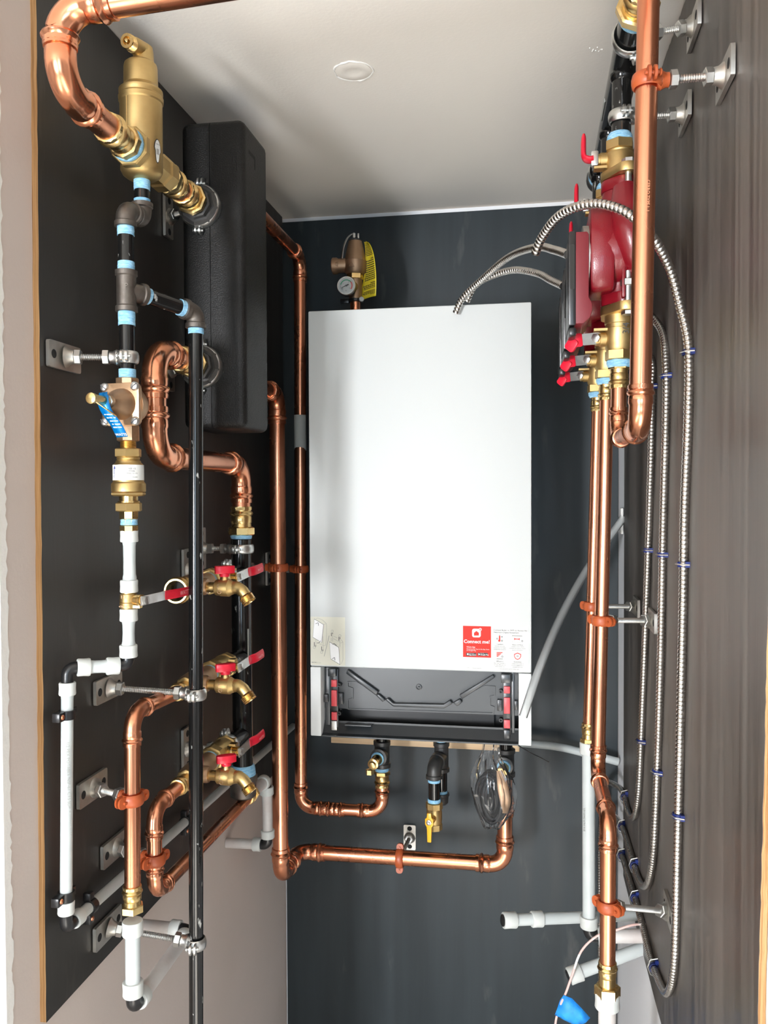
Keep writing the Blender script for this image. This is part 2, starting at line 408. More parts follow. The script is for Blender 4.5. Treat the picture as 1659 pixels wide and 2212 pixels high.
def bracket(label, plate, wall_n, pipe, pd, r, clamp='zinc', long_ax=(0, 1, 0), size=(.080, .036), group=BR, boss=True, ear=None):
    """threaded-rod pipe hanger: base plate with two screws and a boss, rod with two lock nuts, two-piece pipe clamp"""
    plate = V(plate); pipe = V(pipe); n = V(wall_n).normalized(); la = V(long_ax).normalized(); sa = n.cross(la); pd = V(pd).normalized()
    root = thing('pipe_bracket', label, 'bracket', plate, group)
    mb = MB().prism(rrect(size[0], size[1], .003, 2), plate + n * .0006, la, sa, n * .005)
    part('base_plate', mb, 'zinc_plate', root)
    for s in (-1, 1):
        part('screw', MB().lathe(plate + la * (s * size[0] * .36) + n * .0052, n, [(0, .0062), (.0006, .006), (.0012, .003), (.0005, .001)], 14), 'dark_hole', root)
    d = (pipe - plate); dist = d.length; d.normalize()
    a = plate + n * .0055
    if boss: part('boss', MB().lathe(a, d, [(0, .015), (.002, .0135), (.006, .0105), (.012, .0095)], 16), 'zinc_plate', root)
    part('lock_nut', MB().hexn(a + d * .012, d, .009, .0105), 'zinc', root, angle=25)
    end = dist - r - .015
    prof = []; t = .02; k = 0
    while t < end: prof.append((t, .0048 if k % 2 else .0038)); t += .0014; k += 1
    part('threaded_rod', MB().lathe(a, d, prof, 12), 'zinc', root, angle=25)
    part('lock_nut', MB().hexn(a + d * (end - .012), d, .009, .0105), 'zinc', root, angle=25)
    w = .0085
    band = MB(); u = (d - pd * d.dot(pd)).normalized(); v = pd.cross(u).normalized()
    ring = []
    for k in range(29):
        t = 2 * math.pi * k / 28; ring.append(pipe + u * (math.cos(t) * (r + .0028)) + v * (math.sin(t) * (r + .0028)))
    band.sweep(ring[:-1], w, 10, close=True, flat=1.0 if False else .34, up=pd)
    band.lathe(a + d * (end - .002), d, [(0, .0085), (.004, .0085), (.009, .011), (.015, .009)], 14)
    part('clamp_band', band, clamp, root)
    for s in (-1, 1):
        e = pipe + v * (s * (r + .008)); eb = MB()
        for q in (-1, 1):
            eb.prism(rrect(.016, .016, .0065, 3), e + u * (q * .0034 - .0015), v, pd, u * .003)
        part('ear', eb, clamp, root)
        part('bolt', MB().cyl(e - u * .008 + v * .001, e + u * .008 + v * .001, .0022, 10).lathe(e - u * .0085 + v * .001, -u, [(0, .0045), (.002, .004), (.0028, .002)], 12), clamp, root)
    return root
# ------------------------------------------------------------------ the setting
CEIL = 2.41
def bx(x0, x1, y0, y1, z0, z1): return MB().box(((x0 + x1) / 2, (y0 + y1) / 2, (z0 + z1) / 2), (x1 - x0, y1 - y0, z1 - z0))
def rwx(y): return .842 + .0205 * (-y)          # right drywall is a degree out of square
# closet shell
struct('wall_left', bx(-.11, -.009, -1.185, .1, 0, CEIL), 'drywall')
struct('wall_back', bx(-.009, .86, .010, .1, 0, CEIL), 'drywall_white')
struct('wall_right', MB().prism([(rwx(.1), .1), (rwx(-1.42), -1.42), (.99, -1.42), (.99, .1)], (0, 0, 0), (1, 0, 0), (0, 1, 0), (0, 0, CEIL)), 'drywall_white')
struct('floor', bx(-2.6, 2.6, -4.7, .1, -.08, 0), 'room_floor')
struct('ceiling', bx(-2.6, 2.6, -4.7, .1, CEIL, CEIL + .08), 'ceiling_paint')
# the room the closet opens into
struct('wall_front_left', bx(-2.6, -.11, -1.20, -1.09, 0, CEIL), 'room_wall')
struct('wall_front_right', bx(.99, 2.6, -1.42, -1.30, 0, CEIL), 'room_wall')
struct('wall_room_left', bx(-2.7, -2.6, -4.7, -1.1, 0, CEIL), 'room_wall')
struct('wall_room_right', bx(2.6, 2.7, -4.7, -1.3, 0, CEIL), 'room_wall')
def holed(x0, x1, y0, y1, z0, z1, holes):
    mb = MB(); xs = sorted(holes); x = x0
    for (a, b, c, d) in xs:
        mb.box(((x + a) / 2, (y0 + y1) / 2, (z0 + z1) / 2), (a - x, y1 - y0, z1 - z0))
        mb.box(((a + b) / 2, (y0 + y1) / 2, (z0 + c) / 2), (b - a, y1 - y0, c - z0))
        mb.box(((a + b) / 2, (y0 + y1) / 2, (d + z1) / 2), (b - a, y1 - y0, z1 - d)); x = b
    mb.box(((x + x1) / 2, (y0 + y1) / 2, (z0 + z1) / 2), (x1 - x, y1 - y0, z1 - z0)); return mb
struct('wall_rear', holed(-2.6, 2.6, -4.8, -4.7, 0, CEIL, [(-1.10, -.34, .75, 2.05), (.58, 1.42, .68, 2.22)]), 'room_wall')
for i, (a, b, c, d) in enumerate([(-1.10, -.34, .75, 2.05), (.58, 1.42, .68, 2.22)]):  # the second window is added to carry the blue light
    w = struct('window_%d' % (i + 1), MB().box(((a + b) / 2, -4.76, c + .02), (b - a, .06, .04)).box(((a + b) / 2, -4.76, d - .02), (b - a, .06, .04))
               .box((a + .02, -4.76, (c + d) / 2), (.04, .06, d - c)).box((b - .02, -4.76, (c + d) / 2), (.04, .06, d - c)), 'enamel')

# plaster crumbs along the corner bead left of the closet opening
pl = MB(); P = []
z = .4
while z < CEIL: P.append((random.uniform(-.0045, .001), z)); z += random.uniform(.004, .012)
pl.prism([(-.012, .4)] + [(0.004 + a, b) for a, b in P] + [(-.012, CEIL)], (-.0105, -1.1865, 0), (0, 1, 0), (0, 0, 1), (.0035, 0, 0))
struct('trim_1', pl, 'plaster', smooth=False)

# dark film-faced plywood panels
def panel(label, face, edge, m, loc):
    r = thing('plywood_panel', label, 'panel', loc, 'dark plywood panels lining the closet')
    part('facing', face, m, r, smooth=False); part('core_edge', edge, 'ply_edge', r, label='raw layered plywood edge', smooth=False)
    return r
def jag(a, b, n, amp):
    (y0, z0), (y1, z1) = a, b; return [(y0 + (y1 - y0) * k / n + random.uniform(-amp, amp), z0 + (z1 - z0) * k / n) for k in range(n + 1)]
left_out = [(-.012, .998), (-1.1235, .998)] + jag((-1.1235, 1.0), (-1.1135, CEIL - .002), 60, .0008)[1:] + [(-.012, CEIL - .002)]
panel('dark film-faced plywood panel on the left wall behind the water lines',
      MB().prism(left_out, (0, 0, 0), (0, 1, 0), (0, 0, 1), (-.0004, 0, 0)),
      MB().prism(left_out, (-.0004, 0, 0), (0, 1, 0), (0, 0, 1), (-.0086, 0, 0)), 'panel_film', (0, -1.12, .998))
panel('dark blue-black plywood panel on the back wall behind the white boiler',
      bx(-.0035, .841, 0, .0004, .10, 2.398), bx(-.0035, .841, .0004, .0095, .10, 2.398), 'panel_film_back', (.41, 0, .10))
rdir = V((.0205, -1, 0)).normalized(); rn = V((-1, -.0205, 0)).normalized()
rout = [(.17, .828), (.60, .806), (1.232, .80)] + [(1.232, .9), (1.2345, 1.02), (1.240, 1.16), (1.252, 1.35), (1.263, 1.53), (1.272, 1.66), (1.280, 1.72), (1.287, 1.80), (1.31, 2.1), (1.32, 2.405)]
def jag2(P, amp, st):
    out = []
    for (a, b), (c, d) in zip(P, P[1:]):
        n = max(1, int(math.hypot(c - a, d - b) / st))
        for k in range(n): out.append((a + (c - a) * k / n + random.uniform(-amp, amp), b + (d - b) * k / n + random.uniform(-amp, amp)))
    return out + [P[-1]]
rout = rout[:2] + jag2(rout[2:], .0018, .012) + jag2([(1.30, 2.404), (.75, 2.404), (.17, 2.404)], .0016, .01)
ro = V((rwx(0) - .0082, 0, 0))
panel('brown-black plywood panel on the right wall behind the flexible conduits',
      MB().prism(rout, ro, rdir, (0, 0, 1), -rn * .0004), MB().prism(rout, ro - rn * .0004, rdir, (0, 0, 1), -rn * .0072), 'panel_film_right', (.845, -.7, .80))

# round patched cover on the ceiling, crumbs beside it
r = thing('ceiling_cover', 'round white painted-over cover cap on the ceiling', 'cover', (.337, -.719, CEIL))
part('disc', MB().lathe((.337, -.719, CEIL + .001), (0, 0, -1), [(0, .031), (.002, .031), (.003, .029), (.0035, .014), (.0028, .012), (.0028, .001)], 28), 'ceiling_paint', r)
pr = MB()
ringp = [V((.337 + .0325 * (1 + random.uniform(-.05, .06)) * math.cos(t * math.pi / 16), -.719 + .0325 * (1 + random.uniform(-.05, .06)) * math.sin(t * math.pi / 16), CEIL - .0006)) for t in range(32)]
part('caulk_ring', MB().sweep(ringp, [random.uniform(.0008, .0026) for _ in range(32)], 6, close=True), 'plaster', r)
sp = MB()
for k in range(9): sp.lathe((.737 + random.uniform(-.012, .012), -.719 + random.uniform(-.009, .009), CEIL + .001), (0, 0, -1), [(0, .0016), (.0018, .0012), (.0024, .0003)], 6)
single('plaster_crumbs', sp, 'plaster', 'small white plaster crumbs on the ceiling near the black header pipe', 'plaster', (.737, -.719, CEIL))

# ------------------------------------------------------------------ boiler
X0, X1, YF, YB, Z0, ZM, Z1 = .181, .633, -.440, -.045, 1.194, 1.3395, 2.071
bo = thing('boiler', 'tall white wall-hung boiler in the middle of the back wall', 'boiler', (.407, -.045, Z0))
part('casing', bx(X0 + .002, X1 - .002, YF + .018, YB, ZM - .004, Z1 - .001), 'enamel_edge', bo, bevel=.002)
fp = part('front_panel', bx(X0, X1, YF, YF + .018, ZM, Z1), 'enamel', bo, label='smooth white front panel', bevel=.003)
TL, TR = .2035, .6075
for a, b in ((X0, TL), (TR, X1)): part('side_cheek', bx(a, b, YF + .001, YB, Z0, ZM - .0015), 'enamel_edge', bo, bevel=.002)
part('rear_box', bx(TL, TR, -.36, YB, Z0 + .004, ZM - .004), 'black_plastic', bo)
# black tray left open where the lower cover has been taken off
tr = part('control_tray', bx(TL + .001, TR - .001, YF + .030, -.36, Z0 + .052, ZM - .001), 'tray_plastic', bo, label='black plastic control tray')
TW = TR - TL; TH = ZM - Z0
def tx(X): return TL + TW * (X - 75) / 1455
def tz(X, Y):
    a = (X - 75) / 1455; yt = 35 + 55 * a; yb = 535 + 70 * a; return ZM - TH * (Y - yt) / (yb - yt)
yt0 = YF + .030
def tbox(name, X0_, Y0_, X1_, Y1_, y0, y1, m, parent=tr, label=None, bevel=.0008):
    xa, xb = tx(X0_), tx(X1_); za, zb = tz((X0_ + X1_) / 2, Y1_), tz((X0_ + X1_) / 2, Y0_)
    return part(name, bx(xa, xb, y0, y1, za, zb), m, parent, label=label, bevel=bevel)
def tpoly(name, P, h, m='tray_plastic', bv=True):
    return part(name, MB().prism([(tx(a), tz(a, b)) for a, b in P], (0, yt0 + .0003, 0), (1, 0, 0), (0, 0, 1), (0, -h, 0)), m, tr, bevel=min(.0018, h * .3) if bv else 0.0, smooth=bv)
tpoly('ridge', [(262, 72), (497, 232), (478, 262), (250, 100)], .011)
tpoly('ridge', [(548, 292), (568, 280), (612, 318), (985, 328), (1032, 298), (1052, 322), (988, 358), (608, 342)], .011)
tpoly('ridge', [(1100, 262), (1345, 118), (1360, 138), (1122, 290)], .011)
tpoly('rib', [(478, 262), (497, 250), (548, 292), (530, 312)], .010)
tpoly('rib', [(1052, 318), (1105, 290), (1122, 312), (1085, 345)], .010)
# pocket outline and the deep slot under it
tpoly('rib', [(255, 165), (325, 165), (478, 262), (474, 270), (322, 173), (262, 173), (262, 200), (300, 212), (300, 290), (262, 300), (262, 360), (1340, 398), (1348, 360), (1318, 352), (1318, 280), (1350, 270), (1356, 215), (1285, 208), (1125, 290), (1122, 284), (1284, 200), (1362, 206), (1360, 276), (1326, 286), (1326, 344), (1356, 354), (1350, 408), (255, 368), (255, 296), (292, 284), (292, 218), (255, 206)], .003, bv=False)
part('knob', MB().lathe((tx(798), yt0, tz(798, 210)), (0, -1, 0), [(0, .0065), (.002, .006), (.0025, .004), (.001, .0035), (.001, .002), (.003, .001)], 20), 'tray_plastic', tr)
part('slot_back', bx(tx(262), tx(1345), -.372, -.368, Z0 + .018, Z0 + .053), 'black_plastic', tr)
part('lower_lip', MB().prism([(YF + .030, Z0 + .026), (YF + .030, Z0 + .022), (YF + .014, Z0 + .004), (YF + .002, Z0 + .002), (YF + .002, Z0 - .001), (-.37, Z0 - .001), (-.37, Z0 + .016)], (TL + .0005, 0, 0), (0, 1, 0), (0, 0, 1), (TW - .001, 0, 0)), 'tray_plastic', bo, smooth=False)
part('lip_rib', bx(tx(245), tx(445), YF + .014, YF + .030, Z0 + .0205, Z0 + .023), 'tray_plastic', tr)
for sx, (ra, rb), reds in ((-1, (140, 182), ((145, 195), (220, 335), (378, 435))), (1, (1424, 1468), ((200, 250), (280, 395), (440, 500)))):
    tbox('latch_rail', ra - 6, 68 if sx < 0 else 112, rb + 6, 520 if sx < 0 else 592, yt0 - .008, yt0 + .001, 'black_plastic')
    tbox('rail_cap', 120 if sx < 0 else 1405, 60 if sx < 0 else 110, 180 if sx < 0 else 1472, 115 if sx < 0 else 170, yt0 - .020, yt0 + .001, 'tray_plastic')
    for a, b in reds: tbox('latch', ra, a, rb, b, yt0 - .013, yt0 - .007, 'red_latch', label='red plastic latch')
    tbox('rail_foot', ra, 440 if sx < 0 else 512, rb, 508 if sx < 0 else 588, yt0 - .014, yt0 - .006, 'zinc_plate' if sx < 0 else 'black_plastic')
    cx = 207 if sx < 0 else 1394; cz = 283 if sx < 0 else 338
    tbox('connector', cx - 18, cz - 40, cx + 18, cz + 40, yt0 - .010, yt0 + .001, 'black_plastic')
    for k in range(5):
        for q in (-1, 1):
            tbox('pin', cx + q * 7 - 3, cz - 30 + k * 14, cx + q * 7 + 3, cz - 24 + k * 14, yt0 - .0106, yt0 - .009, 'print_grey', bevel=0)
    for kz in (-100, 105):
        part('post', MB().lathe((tx(cx - 8 * sx * -1), yt0, tz(cx, cz + kz)), (0, -1, 0), [(0, .0045), (.012, .004), (.012, .002), (.006, .0018)], 14), 'black_plastic', tr)
tbox('hinge_tab', 80, 250, 112, 305, yt0 - .012, yt0 + .001, 'black_plastic'); tbox('hinge_tab', 1500, 305, 1524, 370, yt0 - .012, yt0 + .001, 'black_plastic')
for a, b in ((112, 40), (1508, 115)): part('post', MB().lathe((tx(a), yt0, tz(a, b)), (0, -1, 0), [(0, .003), (.006, .003), (.006, .001)], 12), 'black_plastic', tr)
tbox('side_rail', 84, 60, 122, 525, yt0 - .004, yt0 + .001, 'tray_plastic'); tbox('side_rail', 1478, 95, 1500, 595, yt0 - .004, yt0 + .001, 'tray_plastic')

# stickers on the front panel: print is flat geometry a fraction of a millimetre proud
UX, UZ = (1, 0, 0), (0, 0, 1)
def sheet(name, x0, x1, z0, z1, m, parent, y, label=None): return part(name, bx(x0, x1, y - .0003, y, z0, z1), m, parent, label=label, smooth=False)
def flat(name, P, y, m, parent, label=None):
    return part(name, MB().prism(P, (0, y, 0), UX, UZ, (0, -.0002, 0)), m, parent, label=label, smooth=False)
# right sticker: measured in a 0..1 frame (u right, w down)
SX0, SX1, SZ0, SZ1 = .4975, .6265, 1.3425, 1.431
st = sheet('sticker', SX0, SX1, SZ0, SZ1, 'paper_white', bo, YF, label='white and red printed sticker with icons')
def su(X): return SX0 + (SX1 - SX0) * (X - 138) / (1510 - 138)
def sw(X, Y):
    a = (X - 138) / 1372.; t = 160 + 45 * a; b = 1130 + 50 * a; return SZ1 - (SZ1 - SZ0) * (Y - t) / (b - t)
def S(P): return [(su(a), sw(a, b)) for a, b in P]
ys = YF - .0003
rd = flat('red_field', S([(138, 162), (732, 182), (732, 872), (138, 850)]), ys, 'print_red', st)
y2 = ys - .0002; y3 = ys - .0004
cxs, czs = su(424), sw(424, 325)
flat('app_icon', [(cxs + a, czs + b) for a, b in rrect(.0172, .0172, .004, 4)], y2, 'print_white', st)
flat('app_icon', [(su(506) + a, sw(506, 246) + b) for a, b in circ(.0029, 18)], y3, 'print_white', st)
flat('app_icon', [(su(506) + a, sw(506, 246) + b) for a, b in circ(.0019, 14)], y3 - .0002, 'print_red', st)
flat('app_icon', [(su(506) + a, sw(506, 246) + b) for a, b in circ(.0008, 10)], y3 - .0004, 'print_white', st)
flat('app_icon', S([(372, 380), (372, 318), (424, 278), (476, 318), (476, 380)]), y3, 'print_red', st)
SK = .0000945
def stx(s, size, X, Y, m='print_grey', al='CENTER', b=0.0): lettering('lettering', s, size, (su(X), y3, sw(X, Y)), UX, (0.02, 0, 1), m, st, al, bold=b)
stx('Connect me!', .0098, 430, 548, 'print_white', b=.0002)
stx('ViCare App', .0036, 215, 640, 'print_white', 'LEFT', .00005)
stx('Download for free in the App Store', .0031, 215, 682, 'print_white', 'LEFT')
stx('or Google Play', .0031, 215, 715, 'print_white', 'LEFT')
for X, s1, s2 in ((312, 'Download on the', 'App Store'), (556, 'GET IT ON', 'Google Play')):
    flat('store_badge', [(su(X) + a, sw(X, 795) + b) for a, b in rrect(.0204, .0062, .0008, 2)], y2, 'print_black', st)
    stx(s1, .0014, X - 48, 775, 'print_white', 'LEFT'); stx(s2, .0034, X - 48, 812, 'print_white', 'LEFT', .00005)
flat('store_badge', [(su(240) + a * .0016, sw(240, 788) + b * .0019) for a, b in circ(1, 12)], y3, 'print_white', st)
flat('store_badge', S([(468, 770), (468, 815), (502, 793)]), y3, 'print_white', st)
flat('divider', S([(738, 880), (741, 880), (741, 1155), (738, 1155)]), ys, 'print_light', st)
stx('6137930', .0019, 236, 1095, 'print_grey'); stx('Viessmann Approved', .0021, 430, 1104, 'print_grey')
stx('Connect Boiler to WiFi to Access the', .0043, 782, 275, 'print_grey', 'LEFT'); stx('Viessmann Digital Ecosystem', .0043, 782, 325, 'print_grey', 'LEFT')
def icon(P, m, y=None): flat('icon', P, y or y2, m, st)
icon([(su(912) + a, sw(912, 440) + b) for a, b in rrect(.0026, .0125, .0012, 3)], 'print_red'); icon([(su(906) + a, sw(906, 495) + b) for a, b in circ(.0023, 14)], 'print_red', y3)
icon([(su(912) + a, sw(912, 380) + b) for a, b in rrect(.0026, .0024, .0008, 2)], 'print_light', y3); icon([(su(962) + a, sw(962, 498) + b) for a, b in circ(.0022, 14)], 'print_light')
for X, Y in ((862, 452), (960, 412), (1385, 508), (968, 846), (1288, 838)):
    icon([(su(X) + a, sw(X, Y) + b) for a, b in circ(.0018, 14)], 'print_black', y3 - .0002); icon([(su(X) + a, sw(X, Y) + b) for a, b in circ(.0010, 12)], 'print_white', y3 - .0004)
icon(S([(1172, 382), (1385, 390), (1385, 408), (1172, 400)]), 'print_light')
for q in ([(1172, 400), (1176, 400), (1176, 525), (1172, 525)], [(1172, 525), (1360, 532), (1360, 536), (1172, 529)], [(1381, 408), (1385, 408), (1385, 480), (1381, 480)]): icon(S(q), 'print_light')
icon(S([(1212, 440), (1228, 440), (1240, 455), (1312, 458), (1326, 444), (1342, 446), (1330, 462), (1330, 470), (1340, 486), (1324, 484), (1312, 474), (1240, 470), (1226, 482), (1212, 480), (1222, 466), (1222, 454)]), 'print_red', y3)
for k, w in enumerate((130, 100, 70, 42)): icon(S([(848, 748 + k * 27), (848 + w, 751 + k * 27), (848 + w * .93, 768 + k * 27), (848, 765 + k * 27)]), 'print_red')
icon(S([(848, 885), (980, 888), (980, 908), (848, 905)]), 'print_light')
icon(S([(1288, 762), (1362, 795), (1360, 850), (1335, 895), (1288, 920), (1240, 893), (1217, 848), (1216, 792)]), 'print_red')
icon(S([(1288, 780), (1346, 806), (1345, 848), (1322, 884), (1288, 902), (1253, 882), (1232, 846), (1231, 804)]), 'print_white', y3)
for X, Y, h, ls in ((918, 588, 'Comfort', ('Remotely set water', 'temperature and adjust', 'settings from anywhere.')), (1288, 605, 'Peace of Mind', ('Connect to your heating', 'contractor for remote monitor-', 'ing and maintenance.')),
                    (918, 962, 'Efficiency', ('Basic data schedule to', 'increase efficiency and', 'reduce energy use.')), (1288, 978, 'Guarantee', ('Connect your boiler to', 'become eligible for an', 'extended warranty.'))):
    stx(h, .0037, X, Y)
    for k, l in enumerate(ls): stx(l, .0026, X, Y + 36 + 37 * k)
stx('To be removed by system owner only.', .0026, 1106, 1130)
# left sticker: cream sheet with two line drawings of the cover coming off
LX0, LX1, LZ0, LZ1 = .1825, .2555, 1.3425, 1.4425
sl = sheet('sticker', LX0, LX1, LZ0, LZ1, 'paper_cream', bo, YF, label='cream sheet with drawings of how to remove the cover')
def lu(X): return LX0 + (LX1 - LX0) * (X - 165) / (1310 - 165)
def lw(Y): return LZ1 - (LZ1 - LZ0) * (Y - 245) / (1925 - 245)
def L(P): return [(lu(a), lw(b)) for a, b in P]
def line(P, w=9, m='print_light', y=y2):
    mb = MB()
    for (a, b), (c, d) in zip(P, P[1:]):
        n_ = math.hypot(c - a, d - b); px, py = -(d - b) / n_ * w / 2, (c - a) / n_ * w / 2
        mb.prism(L([(a + px, b + py), (c + px, d + py), (c - px, d - py), (a - px, b - py)]), (0, y, 0), UX, UZ, (0, -.0002, 0))
    part('drawing', mb, m, sl, smooth=False)
for P in ([(292, 325), (600, 510), (535, 1150), (240, 965)], [(792, 1105), (1100, 1290), (1138, 1890), (832, 1700)]): flat('drawing', L(P), ys, 'sticker_silver', sl)
for P in ([(292, 325), (600, 510), (535, 1150)], [(792, 1105), (1100, 1290), (1138, 1890), (832, 1700)], [(240, 965), (440, 1080)]): line(P, 12, 'print_grey')
for P in ([(345, 318), (410, 290), (560, 350), (690, 470), (700, 560), (690, 1000), (665, 1230), (600, 1250), (450, 1180)], [(600, 510), (690, 480)], [(292, 325), (240, 965)], [(930, 905), (1050, 960)], [(850, 960), (850, 1080)], [(920, 990), (1140, 1110)], [(1180, 1020), (1240, 1100), (1240, 1700), (1180, 1870)], [(1160, 1140), (1240, 1095)], [(575, 920), (590, 1380)], [(340, 1040), (340, 1240)], [(895, 830), (895, 1090)], [(1140, 1000), (1140, 1270)], [(832, 1700), (792, 1105)]): line(P, 8)
line([(785, 890), (615, 1615)], 18)
for P in ([(335, 490), (420, 450), (432, 555)], [(880, 1690), (962, 1645), (975, 1745)], [(370, 1160), (450, 1150), (495, 1075)], [(890, 1190), (950, 1160), (1030, 1230)]): line(P, 16, 'print_grey')
for P in ([(290, 1130), (290, 1270)], [(532, 1275), (532, 1420)], [(858, 790), (858, 910)], [(1105, 925), (1105, 1060)], [(335, 1230), (335, 1290)], [(572, 1380), (572, 1440)], [(900, 790), (900, 830)], [(1145, 940), (1145, 1000)]): line(P, 20, 'print_grey')
for X, Y in ((285, 1315), (528, 1480), (885, 735), (1138, 885)):
    flat('drawing', [(lu(X) + a, lw(Y) + b) for a, b in circ(.0027, 14)], ys, 'print_light', sl); flat('drawing', [(lu(X) + a, lw(Y) + b) for a, b in circ(.0021, 14)], y2, 'paper_cream', sl)
lettering('lettering', '5837301', .0032, (lu(195), y2, lw(1855)), UX, UZ, 'print_grey', sl); lettering('lettering', '05/2021', .0028, (lu(375), y2, lw(1860)), UX, UZ, 'print_light', sl)

# backing board behind the boiler
single('backing_board', bx(.128, .603, -.040, -.001, 1.0595, 1.34), 'board', 'raw plywood mounting board showing below the boiler', 'board', (.37, -.001, 1.0595), bevel=.0012)

# ------------------------------------------------------------------ relief valve, gauge and tag above the boiler
yv = -.2
rv = thing('relief_valve', 'bronze relief valve with test lever above the boiler', 'valve', (.231, yv, 2.085))
part('pipe', MB().cyl((.231, yv, 2.068), (.231, yv, 2.146), .0125, 18), 'copper', rv)
part('tee', MB().cyl((.231, yv, 2.146), (.231, yv, 2.196), .0155, 18).lathe((.231, yv, 2.172), (-.25, -1, 0), [(0, .012), (.035, .012)], 16), 'bronze', rv)
part('hex_collar', MB().hexn((.231, yv, 2.191), (0, 0, 1), .016, .0195, 6, .3), 'brass', rv, angle=25)
part('body', MB().lathe((.231, yv, 2.203), (0, 0, 1), [(0, .021), (.006, .0255), (.030, .0262), (.031, .0245), (.045, .0225), (.072, .0165), (.076, .0155)], 26)
     .lathe((.231, yv, 2.225), (-1, 0, 0), [(0, .0165), (.040, .0165), (.044, .019), (.053, .019), (.055, .016), (.055, .012), (.048, .011)], 22), 'bronze', rv)
part('cap', MB().lathe((.231, yv, 2.279), (0, 0, 1), [(0, .0155), (.0015, .016), (.004, .012), (.005, .007), (.009, .006)], 18), 'black_plastic', rv)
lp = [V((.231, yv, 2.2875)), V((.226, yv - .004, 2.2955)), V((.214, yv - .01, 2.284)), V((.205, yv - .012, 2.262)), V((.2015, yv - .012, 2.238))]
part('test_lever', MB().sweep(spline(lp, 6), .0035, 10, flat=.35, up=(0, 1, 0)), 'zinc', rv)
part('test_lever', MB().lathe((.229, yv - .004, 2.286), (0, 0, 1), [(0, .004), (.010, .004), (.012, .002)], 10).lathe((.238, yv, 2.286), (0, 0, 1), [(0, .0025), (.011, .0025)], 8), 'zinc', rv)
def tri(c, r, rot, y):
    P = [(c[0] + r * math.cos(rot + k * 2.0944), c[1] + r * math.sin(rot + k * 2.0944)) for k in range(3)]
    mb = MB(); mb.sweep([V((a, y, b)) for a, b in P] , .0007, 6, close=True); return mb
part('flow_mark', tri((.2275, 2.219), .0075, math.pi / 2, yv - .0262), 'bronze', rv); part('flow_mark', tri((.190, 2.225), .0065, math.pi, yv - .0182), 'bronze', rv)
# yellow warning tag: a bent sheet hanging from the lever
mb = MB(); nu, nv = 12, 5
tp = spline([V((.243, yv + .002, 2.279)), V((.254, yv - .004, 2.270)), V((.2645, yv - .012, 2.243)), V((.2695, yv - .014, 2.205)), V((.270, yv - .012, 2.172)), V((.268, yv - .008, 2.150))], 4)
def tag_pt(i, j):
    t = i / (len(tp) - 1); w = .002 + .044 * min(1, t * 1.25 + .06)
    return tp[i] + V((-.82 * w * j, .45 * w * j + .006 * math.sin(j * 3.1), -.10 * w * j + .012 * t * j * (1 - j)))
g = len(tp)
for i in range(g):
    for j in range(nv + 1): mb.v.append(tag_pt(i, j / nv) + V((.012, 0, 0)))
for i in range(g - 1):
    for j in range(nv):
        a = i * (nv + 1) + j; mb.f.append((a, a + 1, a + nv + 2, a + nv + 1))
tg = part('warning_tag', mb, 'tag_yellow', rv, label='yellow warning tag with fine black print', smooth=True)
sol = tg.modifiers.new('thick', 'SOLIDIFY'); sol.thickness = .0004; sol.offset = 1
pm = MB()
for k in range(34):
    t = .10 + .86 * k / 34
    if k in (12, 24, 29): continue
    i = t * (g - 1); i0 = int(i); fr = i - i0; j1 = .42 if k in (13, 25, 33) else .86 + .08 * random.random()
    for s_ in range(6):
        ja = .07 + (j1 - .07) * s_ / 6; jb = .07 + (j1 - .07) * (s_ + .86) / 6
        def q(j, dt):
            ii = min(max(i + dt, 0), g - 1.001); i0 = int(ii); return tag_pt(i0, j).lerp(tag_pt(i0 + 1, j), ii - i0) + V((.012, 0, 0)) + V((-.0004, -.0010, 0))
        b0 = len(pm.v); pm.v += [q(ja, -.11), q(jb, -.11), q(jb, .13), q(ja, .13)]; pm.f.append((b0, b0 + 1, b0 + 2, b0 + 3))
part('fine_print', pm, 'print_black', tg, smooth=False)['kind'] = 'stuff'

gd = V((.05, -1, .06)).normalized(); gc = V((.2195, -.243, 2.1665))
ga = thing('pressure_gauge', 'small round pressure gauge with green and red arc below the relief valve', 'gauge', gc)
part('case', MB().lathe(gc - gd * (-.004), -gd, [(0, .0200), (.003, .0205), (.018, .0205), (.021, .017), (.021, .006), (.040, .006)], 30), 'black_plastic', ga)
part('bezel', MB().lathe(gc - gd * .001, gd, [(0, .0212), (.006, .0215), (.0075, .0205), (.0075, .0185), (.0055, .0182)], 34, cap0=False, cap1=False), 'zinc', ga)
gu = V((1, 0, 0)); gu = (gu - gd * gu.dot(gd)).normalized(); gw = -gu.cross(-gd) if False else gd.cross(gu) * -1
gw = gu.cross(gd) * -1
if gw.z < 0: gw = -gw
fo = gc + gd * .0048
part('dial', MB().prism(circ(.0185, 32), fo, gu, gw, gd * .0004), 'paper_white', ga, smooth=False)
def arc(r0, r1, a0, a1, m, nm='scale_band'):
    a = [math.radians(a0 + (a1 - a0) * k / 12) for k in range(13)]
    part(nm, MB().prism([(r1 * math.cos(t), r1 * math.sin(t)) for t in a] + [(r0 * math.cos(t), r0 * math.sin(t)) for t in reversed(a)], fo + gd * .0004, gu, gw, gd * .0002), m, ga, smooth=False)
arc(.0118, .0142, 168, 40, 'gauge_green'); arc(.0118, .0145, 40, -38, 'gauge_red'); arc(.0128, .0132, 225, 168, 'print_black')
nd = math.radians(203)
